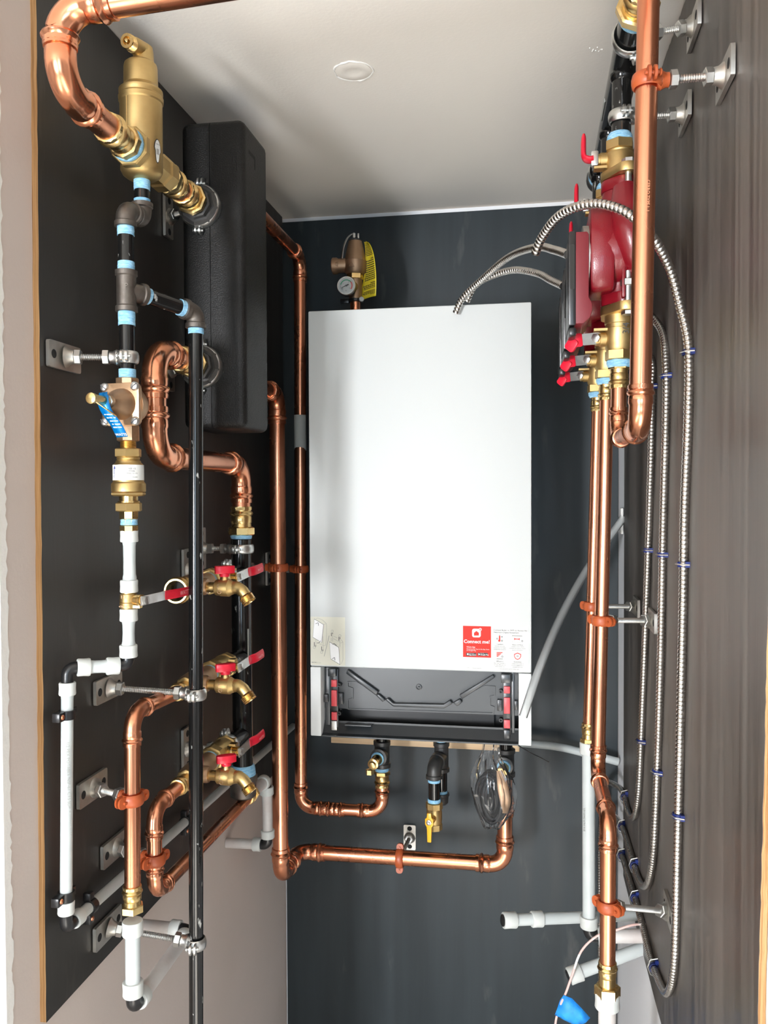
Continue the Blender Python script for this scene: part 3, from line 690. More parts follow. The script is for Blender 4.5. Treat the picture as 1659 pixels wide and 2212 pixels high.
part('needle', MB().prism([(.013 * math.cos(nd), .013 * math.sin(nd)), (.0012 * math.cos(nd + 1.57), .0012 * math.sin(nd + 1.57)), (-.006 * math.cos(nd) + .0014 * math.cos(nd + 1.57), -.006 * math.sin(nd) + .0014 * math.sin(nd + 1.57)), (-.006 * math.cos(nd) - .0014 * math.cos(nd + 1.57), -.006 * math.sin(nd) - .0014 * math.sin(nd + 1.57)), (-.0012 * math.cos(nd + 1.57), -.0012 * math.sin(nd + 1.57))], fo + gd * .0012, gu, gw, gd * .0005), 'print_black', ga, smooth=False)
part('hub', MB().lathe(fo + gd * .001, gd, [(0, .0022), (.001, .002)], 14), 'print_grey', ga)
for s_, a_, r_ in (('1', 150, .0090), ('2', 55, .0095), ('3', -40, .0095), ('0', 210, .0098)):
    t = math.radians(a_); lettering('numeral', s_, .0042, fo + gd * .0007 + gu * (r_ * math.cos(t)) + gw * (r_ * math.sin(t) - .0014), gu, gw, 'print_black', ga, 'CENTER')
lettering('numeral', 'bar', .0032, fo + gd * .0007 - gw * .0125, gu, gw, 'print_black', ga, 'CENTER')
part('lens', MB().prism(circ(.0183, 28), fo + gd * .0026, gu, gw, gd * .0003), 'gauge_glass', ga, smooth=False)
cl = thing('pipe_clip', 'black retaining clip on the copper stub under the pressure gauge', 'clip', (.231, yv, 2.139))
part('band', MB().lathe((.231, yv, 2.139), (0, 0, 1), [(0, .0165), (.001, .018), (.006, .018), (.007, .0165)], 20), 'black_plastic', cl)
part('tab', MB().box((.208, yv - .012, 2.140), (.020, .006, .010)), 'black_plastic', cl, bevel=.001); part('tab', MB().lathe((.2475, yv - .012, 2.143), (.3, -1, 0), [(0, .006), (.003, .005)], 12), 'pex_ring', cl)
# ------------------------------------------------------------------ more fittings
def elbow2(root, a, c, b, r, R, pa, ca, pb, cb, m, name='elbow', n=20):
    """elbow whose two sockets differ"""
    d0, d1, th, T, s, nrm, ctr = bend(a, c, b, R, 0); pts = []; rad = []
    for e, f in pa: pts.append(s - d0 * (ca - e * r)); rad.append(r * f)
    for k in range(1, 10):
        t = th * k / 10; pts.append(ctr - nrm * (R * math.cos(t)) + d0 * (R * math.sin(t))); rad.append(r * 1.06)
    e1 = ctr - nrm * (R * math.cos(th)) + d0 * (R * math.sin(th))
    for e, f in reversed(pb): pts.append(e1 + d1 * (cb - e * r)); rad.append(r * f)
    return part(name, MB().sweep(pts, rad, n), m, root)
SHORT = PRESS[:8]; PLAIN = [(0, 1.0), (.08, 1.06)]
def iron_tee(root, c, d, b, r, h=2.6, bl=2.5, m='iron', name='tee', n=20):
    c = V(c); d = V(d).normalized(); b = V(b).normalized(); L = h * r
    mb = MB().lathe(c - d * L, d, [(0, r * 1.3), (.05 * r, r * 1.42), (.65 * r, r * 1.42), (.8 * r, r * 1.25), (2 * L - .8 * r, r * 1.25), (2 * L - .65 * r, r * 1.42), (2 * L - .05 * r, r * 1.42), (2 * L, r * 1.3)], n)
    mb.lathe(c, b, [(0, r * 1.2), (bl * r - .7 * r, r * 1.22), (bl * r - .6 * r, r * 1.42), (bl * r - .05 * r, r * 1.42), (bl * r, r * 1.3)], n)
    return part(name, mb, m, root)
CU = 'copper'
# ------------------------------------------------------------------ back wall: the two boiler pipes, gas line, bag, tubes
a = thing('copper_pipe_run', 'thinner copper pipe from the black box down to the left boiler port', 'pipe', (.085, -.64, 2.268), 'copper pipe runs')
r1 = .0143
run(a, [(.085, -.642, 2.268), (.085, -.150, 2.265), (.085, -.174, .940), (.284, -.174, .942), (.284, -.174, 1.012)], r1)
coupling(a, (.142, -.174, .9405), (1, 0, 0), r1, length=.052)
part('adapter', MB().lathe((.085, -.642, 2.268), (0, 1, 0), [(0, .022), (.012, .022), (.02, .018), (.055, .0175), (.06, .0165)], 20), 'brass', a)
adapter(a, (.284, -.174, 1.001), (0, 0, 1), r1, hexr=.0195, length=.030, hl=.010)
part('pipe_sticker', MB().lathe((.085, -.158, 1.80), (0, -.018, 1), [(0, .01445), (.085, .01445)], 20, cap0=False, cap1=False), 'print_light', a, label='pale printed sticker')
t = thing('iron_tee', 'black iron tee with brass test cock under the left side of the boiler', 'fitting', (.284, -.174, 1.05), 'black iron tees under the boiler')
iron_tee(t, (.284, -.174, 1.080), (0, 0, 1), (-.12, -1, 0), .0143, 2.2, 2.2, 'iron_dark'); part('nipple', MB().cyl((.284, -.174, 1.11), (.284, -.174, 1.196), .0143), 'black_pipe', t)
tape(t, (.280, -.206, 1.079), (-.12, -1, 0), .0143, .005)
part('test_cock', MB().lathe((.2795, -.208, 1.078), (-.12, -1, -.05), [(0, .0125), (.008, .0125), (.012, .0095), (.026, .0095), (.027, .0125), (.036, .0125), (.037, .008), (.046, .0075), (.047, .004)], 18), 'brass', t)
part('test_cock', MB().hexn((.266, -.235, 1.062), (0, 0, -1), .012, .0095), 'brass', t)

b = thing('copper_pipe_run', 'thick copper pipe from the black box down and across to the right boiler port', 'pipe', (.085, -.64, 1.915), 'copper pipe runs')
r2 = .0172
run(b, [(.085, -.642, 1.915), (.085, -.346, 1.915), (.085, -.342, .846), (.085, -.203, .846), (.573, -.206, .850), (.573, -.206, 1.050)], r2, R=.034)
coupling(b, (.573, -.206, .962), (0, 0, 1), r2, length=.045)
part('adapter', MB().lathe((.085, -.642, 1.915), (0, 1, 0), [(0, .026), (.012, .026), (.02, .021), (.05, .021), (.055, .019)], 20), 'brass', b)
t = thing('iron_tee', 'black iron tee with brass ring under the right side of the boiler', 'fitting', (.573, -.206, 1.05), 'black iron tees under the boiler')
iron_tee(t, (.576, -.206, 1.085), (0, 0, 1), (-.12, -1, 0), .0143, 2.2, 2.2, 'iron_dark'); part('nipple', MB().cyl((.576, -.206, 1.115), (.576, -.206, 1.196), .0143), 'black_pipe', t)
tape(t, (.574, -.206, 1.036), (0, 0, 1), .0143, .018); tape(t, (.572, -.238, 1.084), (-.12, -1, 0), .0143, .004)
part('test_cock', MB().lathe((.5715, -.242, 1.083), (-.12, -1, -.05), [(0, .012), (.014, .012), (.016, .0095), (.03, .0095), (.031, .0125), (.036, .0125), (.036, .008), (.030, .007)], 18), 'brass', t)

g_ = thing('gas_line', 'black iron gas drip leg under the middle of the boiler', 'pipe', (.4235, -.16, 1.19))
rg = .0134
part('nipple', MB().cyl((.4235, -.16, 1.10), (.4235, -.16, 1.196), rg), 'black_pipe', g_); tape(g_, (.4235, -.16, 1.113), (0, 0, 1), rg, .012)
iron_tee(g_, (.4235, -.16, 1.076), (0, 0, 1), (-.2, -1, -.05), rg, 2.6, 2.1, 'iron_dark')
tape(g_, (.4185, -.186, 1.0745), (-.2, -1, 0), rg, .006)
run(g_, [(.4185, -.19, 1.0745), (.413, -.218, 1.073), (.413, -.218, .99)], rg, 'black_pipe', 'iron', fm='iron_dark', names=('nipple', 'elbow'))
tape(g_, (.413, -.218, 1.035), (0, 0, 1), rg, .006); tape(g_, (.413, -.218, .988), (0, 0, 1), rg * 1.05, .009)
part('nipple', MB().cyl((.4235, -.16, 1.045), (.4235, -.16, .985), rg), 'black_pipe', g_); tape(g_, (.4235, -.16, .990), (0, 0, 1), rg, .006)
part('cap', MB().lathe((.4235, -.16, .990), (0, 0, -1), [(0, .018), (.005, .0185), (.008, .0165), (.022, .0160), (.026, .012)], 20), 'iron_dark', g_)
gv = thing('gas_valve', 'brass gas cock with yellow lever hanging under the boiler', 'valve', (.413, -.218, .99))
part('body', MB().hexn((.413, -.218, .989), (0, 0, -1), .016, .0195, 8).lathe((.413, -.218, .974), (0, 0, -1), [(0, .0165), (.008, .018), (.026, .018), (.034, .0165)], 20).hexn((.413, -.218, .941), (0, 0, -1), .016, .0185, 8), 'brass_cast', gv, angle=28)
part('stem', MB().lathe((.411, -.232, .957), (-.15, -1, 0), [(0, .009), (.014, .009), (.014, .006), (.024, .006)], 14), 'brass', gv)
hy = V((.4065, -.2535, .957))
part('lever', MB().prism([(-.0045, -.046), (.0045, -.046), (.0055, -.012), (.0095, -.006), (.0095, .006), (.0055, .010), (.0045, .020), (-.0045, .020), (-.0055, .010), (-.0095, .006), (-.0095, -.006), (-.0055, -.012)], hy, (1, -.15, 0), (0, 0, 1), (-.0006, -.005, 0)), 'yellow_vinyl', gv, label='yellow lever', bevel=.001)
part('stem_nut', MB().hexn(hy + V((-.0006, -.005, 0)), (-.15, -1, 0), .004, .0065).lathe(hy + V((-.0006, -.009, 0)), (-.15, -1, 0), [(0, .003), (.003, .0025)], 10), 'zinc', gv)
OC = 'orange_clamp'
bracket('orange-clamped bracket on the back wall holding the horizontal copper pipe', (.325, -.001, .815), (0, -1, 0), (.331, -.206, .848), (1, 0, 0), r2, OC, (0, 0, 1), (.064, .031))
bracket('orange-clamped bracket on the thick copper pipe left of the boiler', (.001, -.344, 1.535), (1, 0, 0), (.085, -.3445, 1.535), (0, 0, 1), r2, OC, (0, 0, 1))
bracket('orange-clamped bracket on the thin copper pipe beside the boiler edge', (.001, -.160, 1.515), (1, 0, 0), (.085, -.163, 1.515), (0, 0, 1), r1, OC, (0, 0, 1))

# clear bag with spare cables hanging from the boiler
bag_c = [(V((.553, -.415, 1.192)), .017, .012), (V((.551, -.425, 1.172)), .019, .014), (V((.550, -.43, 1.155)), .026, .020), (V((.553, -.432, 1.128)), .038, .026), (V((.557, -.435, 1.100)), .041, .030), (V((.560, -.437, 1.070)), .036, .027), (V((.559, -.437, 1.045)), .024, .020), (V((.557, -.437, 1.030)), .017, .014), (V((.556, -.437, 1.0235)), .014, .004)]
mb = MB(); nb = 72; rows = 34; ctr = spline([c for c, _, _ in bag_c], 4); prevr = None; m_ = len(ctr)
ph = [random.uniform(0, 6.28) for _ in range(6)]
for i in range(m_):
    f_ = i / 4; k = min(int(f_), len(bag_c) - 2); t_ = f_ - k
    ra = bag_c[k][1] * (1 - t_) + bag_c[k + 1][1] * t_; rb = bag_c[k][2] * (1 - t_) + bag_c[k + 1][2] * t_
    i0 = len(mb.v)
    for j in range(nb):
        an = 2 * math.pi * j / nb
        w_ = 1.02 + .09 * math.sin(3 * an + ph[0] + i * .10) + .10 * (1 - 2 * abs(math.sin(3.5 * an + ph[1] - i * .05))) + .07 * (1 - 2 * abs(math.sin(6.5 * an + ph[2] + i * .09))) + random.uniform(-.015, .015)
        mb.v.append(ctr[i] + V((ra * w_ * math.cos(an), rb * w_ * math.sin(an), .002 * math.sin(3 * an + ph[3]))))
    if prevr is not None: mb.skin(prevr, i0, nb)
    prevr = i0
mb.cap(prevr, nb, True)
single('plastic_bag', mb, 'clear_bag', 'clear plastic bag of spare cables hanging under the right of the boiler', 'bag', (.553, -.415, 1.192), angle=25)
cb = MB(); turns = []
for k in range(15 * 24 + 1):
    # one cable wound into a flattened hank, each turn a little smaller and shifted
    t_ = k / 24; an = 2 * math.pi * t_; w_ = .026 - .0014 * t_; h_ = .050 - .0024 * t_
    turns.append(V((.553 + w_ * math.cos(an) + .006 * math.sin(t_ * 1.9) + .30 * h_ * math.sin(an) * -.25, -.437 + .0105 * math.sin(t_ * 2.3 + .4) + .003 * math.sin(an), 1.086 + h_ * math.sin(an))))
cb.sweep(turns, .0046, 8)
single('cable_coil', cb, 'cable_sheath', 'black cable coil inside the clear plastic bag', 'cable', (.556, -.436, 1.05))
single('metal_strip', MB().sweep(spline([V((.570, -.440, 1.142)), V((.576, -.450, 1.115)), V((.582, -.453, 1.085)), V((.580, -.448, 1.060))], 5), [.006 + .005 * math.sin(math.pi * k / 15) for k in range(16)], 8, flat=.2, up=(1, 0, 0)), 'bronze', 'brown metal strip inside the clear plastic bag', 'strip', (.577, -.437, 1.05))
single('cable_tie', MB().sweep(spline([(.600, -.40, 1.186), (.635, -.44, 1.179), (.650, -.452, 1.176), (.667, -.46, 1.170)], 6), .0014, 6, flat=.6), 'black_plastic', 'thin black cable tie end sticking out below the right of the boiler', 'cable tie', (.600, -.40, 1.186))

single('clear_hose', MB().sweep(spline([(.836, -.17, 1.640), (.797, -.19, 1.587), (.749, -.24, 1.524), (.697, -.33, 1.444), (.653, -.43, 1.361), (.617, -.475, 1.262)], 8), .0085, 16, caps=False), 'clear_tube', 'clear vinyl hose curving from the right wall down to the boiler front', 'hose', (.836, -.17, 1.640))
w = thing('plastic_tube', 'thin white plastic tube crossing the back wall right of the boiler', 'pipe', (.60, -.05, 1.085), 'white plastic pipes')
part('tube', MB().sweep(spline([(.60, -.05, 1.085), (.690, -.05, 1.080), (.756, -.05, 1.068), (.838, -.05, 1.050)], 6), .0095, 16), 'pex', w)
sk = MB().box((.8385, -.10, 1.63), (.006, .03, .06))
single('wall_patch', sk, 'plaster', 'torn white patch on the right wall around the clear hose', 'patch', (.8385, -.10, 1.63), bevel=.002)

# ------------------------------------------------------------------ left: insulated hydraulic separator
hb = thing('hydraulic_separator', 'tall black foam-clad hydraulic separator box on the left wall', 'separator box', (.105, -.77, 1.81))
for side, cut_x in ((1, .0997), (-1, .1007)):
    # one rounded block parted at the seam plane
    bmx = bmesh.new(); bmesh.ops.create_cube(bmx, size=1.0)
    for v in bmx.verts: v.co = V((.1045 + v.co.x * .112, -.705 + v.co.y * .130, 2.0665 + v.co.z * .517))
    bmesh.ops.bevel(bmx, geom=list(bmx.edges), offset=.013, segments=4, affect='EDGES', profile=.5)
    cut_ = bmesh.ops.bisect_plane(bmx, geom=list(bmx.verts) + list(bmx.edges) + list(bmx.faces), plane_co=(cut_x, 0, 0), plane_no=(side, 0, 0), clear_outer=True)
    eds = [e for e in cut_['geom_cut'] if isinstance(e, bmesh.types.BMEdge)]; bmesh.ops.contextual_create(bmx, geom=eds)
    bmesh.ops.translate(bmx, verts=bmx.verts, vec=-V(hb.location))
    me = bpy.data.meshes.new('shell_half'); bmx.to_mesh(me); bmx.free(); me.shade_smooth(); me.set_sharp_from_angle(angle=math.radians(35)); me.materials.append(MAT['foam_shell'])
    o_ = bpy.data.objects.new('shell_half', me); C.objects.link(o_); o_.parent = hb
part('strap_slot', MB().box((.1600, -.728, 2.278), (.0016, .034, .006), None).box((.1600, -.713, 2.270), (.0016, .005, .022)), 'dark_hole', hb)  # thin dark boxes paint the shade of a groove
def union(root, z, m='iron_dark'):
    part('union', MB().hexn((.085, -.800, z), (0, 1, 0), .013, .026, 8, .2), m, root, angle=25)
    part('union', MB().lathe((.085, -.788, z), (0, 1, 0), [(0, .030), (.004, .035), (.014, .035), (.018, .031)], 8, .2), m, root, angle=25)
    part('union', MB().lathe((.085, -.772, z), (0, 1, 0), [(0, .029), (.03, .029)], 22), m, root)
union(hb, 2.180); union(hb, 1.912)
for z, lb in ((2.180, 'zinc clamp bracket at the upper port of the black separator box'), (1.912, 'zinc clamp bracket at the lower port of the black separator box')):
    bracket(lb, (.001, -.722, z + .005), (1, 0, 0), (.085, -.776, z), (0, 1, 0), .031, 'zinc', (0, 0, 1), (.075, .032))

# ------------------------------------------------------------------ left: supply main over the closet front, air separator
XL = .085; r4 = .01745
m1 = thing('copper_pipe_run', 'thick copper main crossing the top of the closet to the brass air separator', 'pipe', (.765, -1.06, 2.305), 'copper pipe runs')
A0 = V((XL, -1.203, 2.270)); A1 = V((XL, -1.203, 2.180)); B0 = V((.765, -1.203, 2.300))
elbow2(m1, B0, A0, A1, r4, .037, PRESS, 1.9 * r4, SHORT, .55 * r4, 'copper_shiny')
elbow2(m1, A0, A1, (XL, -1.0, 2.18), r4, .037, PLAIN, .45 * r4, PRESS, 1.9 * r4, 'copper_shiny')
for kp, kd in ((A0 + V((.037 + 1.9 * r4, 0, .003)), (-1, 0, 0)), (V((XL, -1.203 + .037 + 1.9 * r4, 2.18)), (0, -1, 0)), (V((XL, -1.203, 2.2275)), (0, 0, 1))):
    mbk = MB(); knurl(mbk, kp, kd, r4); part('crimp', mbk, 'copper_shiny', m1)
part('pipe', MB().cyl((XL + .045, -1.203, 2.272), (.765 - .05, -1.203, 2.298), r4, 24), CU, m1)
part('pipe', MB().cyl((XL, -1.155, 2.18), (XL, -1.04, 2.18), r4, 24), CU, m1)
adapter(m1, (XL, -1.094, 2.180), (0, 1, 0), r4, hexr=.0232, length=.044, hl=.013, rth=.0205)
mb, cut = elbow_mesh(A0, B0, (.765, -1.06, 2.305), r4, .037, 1.9 * r4, PRESS, 20); part('elbow', mb, 'copper_shiny', m1)
part('pipe', MB().cyl((.765, -1.15, 2.302), (.765, -1.045, 2.305), r4, 24), CU, m1)
adapter(m1, (.765, -1.068, 2.305), (0, 1, 0), r4, hexr=.0270, length=.040, hl=.016)

ys_ = -.992
se = thing('air_separator', 'tall cast brass air separator with angled vent on top', 'air separator', (XL, ys_, 2.146))
part('body', MB().lathe((XL, ys_, 2.146), (0, 0, 1), [(0, .013), (.003, .021), (.007, .0265), (.013, .0295), (.108, .0298), (.110, .0312), (.116, .0315), (.118, .0300), (.120, .0300), (.122, .0308), (.126, .0305), (.129, .0270), (.133, .0240), (.158, .0236), (.163, .0225), (.166, .019)], 34)
     .lathe((XL, ys_ - .040, 2.180), (0, 1, 0), [(0, .0265), (.002, .0282), (.012, .0282), (.016, .0235), (.090, .0235), (.094, .026), (.116, .026), (.118, .0245)], 8, .39), 'brass_cast', se, angle=28)
part('seam', MB().box((XL - .008, ys_ - .0287, 2.225), (.0007, .0008, .075)), 'brass_cast', se)
vp = [V((XL + .003, ys_ + .003, 2.304)), V((XL + .003, ys_ + .003, 2.318)), V((XL + .002, ys_ - .002, 2.3285)), V((XL, ys_ - .013, 2.3285)), V((XL - .002, ys_ - .022, 2.327))]
part('vent_column', MB().lathe((XL + .003, ys_ + .003, 2.300), (0, 0, 1), [(0, .0165), (.006, .0150), (.027, .0142), (.035, .0128), (.039, .008), (.040, .001)], 22), 'brass_cast', se)
part('vent', MB().sweep(spline(vp, 5), [.0130] * 6 + [.0125] * 6 + [.0115] * 6 + [.0108] * 3, 18), 'brass_cast', se)
prof = [(0, .0098)]
for k in range(9): prof += [(.0016 * k + .0004, .0105), (.0016 * k + .0012, .0095)]
prof += [(.0165, .0098), (.0165, .006), (.012, .0045)]
part('vent_thread', MB().lathe(vp[-1] + V((.0005, .003, .0008)), (-.12, -1, -.12), prof, 18), 'brass', se)
part('vent_pin', MB().lathe(vp[-1] + V((-.001, -.009, -.001)), (-.12, -1, -.12), [(0, .0035), (.006, .003), (.008, .001)], 10), 'brass', se)
sd_ = V((.95, -.31, 0)).normalized(); su_ = V((.31, .95, 0)).normalized()
stp = [(0.0065 * math.sin(t) * (1 if math.cos(t) > 0 else .62), .017 * math.cos(t)) for t in [2 * math.pi * k / 24 for k in range(24)]]
sto = part('sticker', MB().prism(stp, V((XL, ys_, 2.182)) + sd_ * .0296, su_, (0, 0, 1), sd_ * .0005), 'print_black', se, label='small white pear-shaped sticker', smooth=False)
part('sticker_face', MB().prism([(a * .85, b * .92) for a, b in stp], V((XL, ys_, 2.182)) + sd_ * .0300, su_, (0, 0, 1), sd_ * .0004), 'paper_white', sto, smooth=False)
lettering('lettering', 'spiro', .0034, V((XL, ys_, 2.1905)) + sd_ * .0305, su_, (0, 0, 1), 'print_black', sto, 'CENTER')
for k in (-1, 1): part('stroke', MB().box(V((XL, ys_, 2.181)) + sd_ * .0305 + su_ * (k * .0012), (.0007, .0003, .008), (su_, sd_, (0, 0, 1))), 'print_black', sto)

m2 = thing('copper_nipple', 'short press-fit copper link between the air separator and the black box', 'pipe', (XL, -.86, 2.18))
adapter(m2, (XL, -.868, 2.180), (0, -1, 0), r4, hexr=.0245, length=.034, hl=.012, tape=False)
adapter(m2, (XL, -.852, 2.180), (0, 1, 0), r4, hexr=.0255, length=.036, hl=.011)
part('pipe', MB().cyl((XL, -.875, 2.18), (XL, -.845, 2.18), r4), CU, m2)

m3 = thing('copper_pipe_run', 'thick copper pipe stepping from the black box down to the black manifold', 'pipe', (XL, -.86, 1.912), 'copper pipe runs')
run(m3, [(XL, -.862, 1.912), (XL, -.958, 1.912), (XL, -.958, 1.754), (XL, -.580, 1.754), (XL, -.583, 1.655)], r4, fm='copper_shiny')
adapter(m3, (XL, -.868, 1.912), (0, 1, 0), r4, hexr=.0255, length=.048, hl=.012)
adapter(m3, (XL, -.583, 1.673), (0, 0, -1), r4, hexr=.0262, length=.040, hl=.016)

# ------------------------------------------------------------------ left: black make-up line and reducing valve
bk = thing('black_pipe_run', 'black iron make-up line hanging from the air separator to the reducing valve', 'pipe', (XL, -.992, 2.146), 'black iron pipe runs')
rb_ = .0107; yl = -1.043
run(bk, [(XL, -.992, 2.147), (XL, -.992, 2.090), (XL, yl, 2.089), (XL, yl, 2.008)], rb_, 'black_pipe', 'iron', fm='iron', names=('nipple', 'elbow'))
tape(bk, (XL, -.992, 2.146), (0, 0, -1), rb_, .014); tape(bk, (XL, -.992, 2.110), (0, 0, 1), rb_, .009); tape(bk, (XL, yl, 2.066), (0, 0, -1), rb_, .013); tape(bk, (XL, yl, 2.006), (0, 0, 1), rb_, .011)
tape(bk, (XL, -1.013, 2.0895), (0, -1, 0), rb_, .006)
bd = V((.061, .103, 0)).normalized()
iron_tee(bk, (XL, yl, 1.977), (0, 0, 1), bd, rb_, 2.65, 2.75)
lettering('cast_mark', 'P', .010, V((XL + .004, yl - .0134, 1.978)), (1, .1, 0), (0, 0, 1), 'iron', bk, depth=.0006)
part('nipple', MB().cyl((XL, yl, 1.952), (XL, yl, 1.852), rb_), 'black_pipe', bk); tape(bk, (XL, yl, 1.949), (0, 0, -1), rb_, .019); tape(bk, (XL, yl, 1.870), (0, 0, -1), rb_, .012)
bracket('zinc bracket clamping the black make-up pipe above the reducing valve', (.001, -1.066, 1.886), (1, 0, 0), (XL, yl, 1.886), (0, 0, 1), rb_, 'zinc')
dr = thing('black_pipe_run', 'long black iron drop pipe in front of the left manifold', 'pipe', (.146, -.94, 1.965), 'black iron pipe runs')
tb = V((XL, yl, 1.977)) + bd * .026; EL = V((.144, -.942, 1.966))
run(dr, [tb, EL, (.127, -.937, .40)], rb_, 'black_pipe', 'iron', fm='iron', names=('pipe', 'elbow'))
dd = (EL - tb).normalized(); tape(dr, tb + dd * .002, dd, rb_, .008); tape(dr, EL - dd * .030, dd, rb_ * 1.05, .010); tape(dr, EL - V((0, 0, .0235)), (0, 0, -1), rb_, .008)
for z, lb, pz, py in ((1.398, 'zinc bracket with long rod clamping the black drop pipe at mid height', 1.406, -.955), (1.020, 'zinc bracket with long rod clamping the black drop pipe low down', 1.045, -.965)):
    xx = .144 - (1.966 - z) * .0109
    bracket(lb, (.001, py, pz), (1, 0, 0), (xx, -.9405, z), (0, 0, 1), rb_, 'zinc')

pv = thing('reducing_valve', 'bronze pressure reducing valve with square bell cover and blue tag', 'valve', (XL, yl, 1.79))
zc = 1.820
part('body', MB().hexn((XL, yl, 1.858), (0, 0, -1), .014, .0160, 8).lathe((XL, yl, 1.846), (0, 0, -1), [(0, .0145), (.055, .0145)], 20).hexn((XL, yl, 1.793), (0, 0, -1), .022, .0158, 8)
     .lathe((XL + .003, yl - .012, zc), (0.12, 1, 0), [(0, .0275), (.010, .0275), (.022, .022), (.028, .012)], 24), 'bronze_bright', pv, angle=30)
n_ = V((-.10, -1, .02)).normalized(); hx = V((1, -.10, 0)).normalized(); hz = V((0, 0, 1))
cc = V((XL, yl - .012, zc))
part('cover', MB().prism(rrect(.057, .058, .008, 4), cc, hx, hz, n_ * .008), 'bronze_bright', pv, bevel=.001)
part('bell', MB().lathe(cc + n_ * .007 + hx * .002, n_, [(0, .0215), (.004, .0210), (.012, .0185), (.020, .0135), (.026, .0100), (.030, .0092)], 28), 'bronze', pv)
for sx in (-1, 1):
    for sz in (-1, 1):
        p_ = cc + n_ * .008 + hx * (sx * .0232) + hz * (sz * .0235)
        s_ = part('screw', MB().lathe(p_, n_, [(0, .0062), (.002, .0062), (.0042, .0045), (.005, .001)], 16), 'zinc', pv)
        part('screw_slot', MB().box(p_ + n_ * .0044, (.0105, .0012, .0014), ((hx * .8 + hz * .6 * sx).normalized(), (hz * .8 - hx * .6 * sx).normalized(), n_)), 'print_grey', s_)
st0 = cc + n_ * .034
part('lock_nut', MB().hexn(st0, n_, .006, .0088), 'zinc', pv)
part('adjusting_stem', MB().lathe(st0 + n_ * .005, n_, [(0, .0062), (.030, .0062), (.031, .0072), (.036, .0072), (.037, .005)], 16), 'brass', pv)
part('seal_pin', MB().sweep([st0 + n_ * .040 + V((-.003, 0, .003)), st0 + n_ * .038 + V((.006, .004, -.006)), st0 + n_ * .020 + V((.016, .012, -.020))], .0011, 8), 'brass', pv)
# blue tag slipped over the stem
mb = MB(); tp_ = spline([st0 + n_ * .010 + V((-.002, 0, .012)), st0 + n_ * .014 + V((0, 0, 0)), st0 + n_ * .012 + V((.004, 0, -.014)), st0 + n_ * .006 + V((.011, .004, -.030)), st0 + n_ * .000 + V((.016, .004, -.046))], 4)
for i, q in enumerate(tp_):
    hw = .0085 if i > 1 else .0062; mb.v += [q - hx * hw + V((0, 0, -.001)), q + hx * hw]
for i in range(len(tp_) - 1): mb.f.append((2 * i, 2 * i + 1, 2 * i + 3, 2 * i + 2))
bt = part('data_tag', mb, 'tag_blue', pv, label='curled blue printed tag'); so = bt.modifiers.new('thick', 'SOLIDIFY'); so.thickness = .0005
def on_tag(i, off=0): return tp_[i] + n_ * .0008 + hx * off
ux_ = hx; 
for i, segs in ((9, ((-.006, -.004), (-.003, .006))), (10, ((-.006, -.003), (-.002, .002), (.004, .007))), (11, ((-.005, .0), (.001, .007))), (12, ((-.005, -.003), (-.001, .007))), (13, ((-.006, 0), (.001, .0065)))):
    d_ = (tp_[min(i + 1, len(tp_) - 1)] - tp_[i - 1]).normalized()
    for a_, b_ in segs: part('print_block', MB().box(on_tag(i, (a_ + b_) / 2), (b_ - a_, .0016, .0003), (hx, d_, n_)), 'print_white', bt)
d_ = (tp_[-2] - tp_[-1]).normalized()
lettering('lettering', 'WATTS', .0050, tp_[-1] + n_ * .0012 + d_ * .0014 - hx * .0075, hx, d_, 'print_white', bt, bold=.0001)

bf = thing('backflow_preventer', 'brass backflow preventer with white label under the reducing valve', 'valve', (XL, yl, 1.65))
def zz(v): return 1.820 - (v - 875) * .000638
th = []
for k in range(6): th += [(.0018 * k, .0112), (.0018 * k + .0009, .0102)]
part('nipple', MB().lathe((XL, yl, zz(949)), (0, 0, -1), th + [(.012, .012)], 20), 'brass', bf)
part('union_nut', MB().hexn((XL, yl, zz(967)), (0, 0, -1), .0125, .0185, 6, .25), 'brass_cast', bf, angle=25)
part('body', MB().lathe((XL, yl, zz(986)), (0, 0, -1), [(0, .0150), (.002, .0158), (.004, .0148), (.005, .0165), (.0075, .0172), (.0110, .0205), (.0340, .0208), (.0355, .0222), (.037, .0232), (.0475, .0232), (.0480, .0215)], 30), 'brass_cast', bf)
part('union_nut', MB().hexn((XL, yl, zz(1060)), (0, 0, -1), .0065, .0243, 6, .25), 'brass_cast', bf, angle=25)
part('neck', MB().lathe((XL, yl, zz(1069)), (0, 0, -1), [(0, .0128), (.007, .0125), (.0075, .0148), (.010, .015)], 22), 'brass', bf)
part('union_nut', MB().hexn((XL, yl, zz(1084)), (0, 0, -1), .0125, .0185, 6, .25), 'brass_cast', bf, angle=25)
part('neck', MB().lathe((XL, yl, zz(1103)), (0, 0, -1), [(0, .0132), (.010, .0132), (.0115, .0115), (.019, .0112)], 8), 'brass', bf, angle=25)
tape(bf, (XL, yl, zz(1120)), (0, 0, -1), .0108, .008)
part('hex_collar', MB().hexn((XL, yl, zz(1133)), (0, 0, -1), .0085, .0130, 8), 'brass', bf, angle=25)
lb_ = part('label_wrap', MB().lathe((XL, yl, zz(1003)), (0, 0, -1), [(0, .0209), (.0210, .0210)], 36, cap0=False, cap1=False), 'paper_white', bf, label='white printed wrap label')
def on_cyl(th_, z, R=.0213): return V((XL + R * math.sin(th_), yl - R * math.cos(th_), z)), V((math.cos(th_), math.sin(th_), 0))
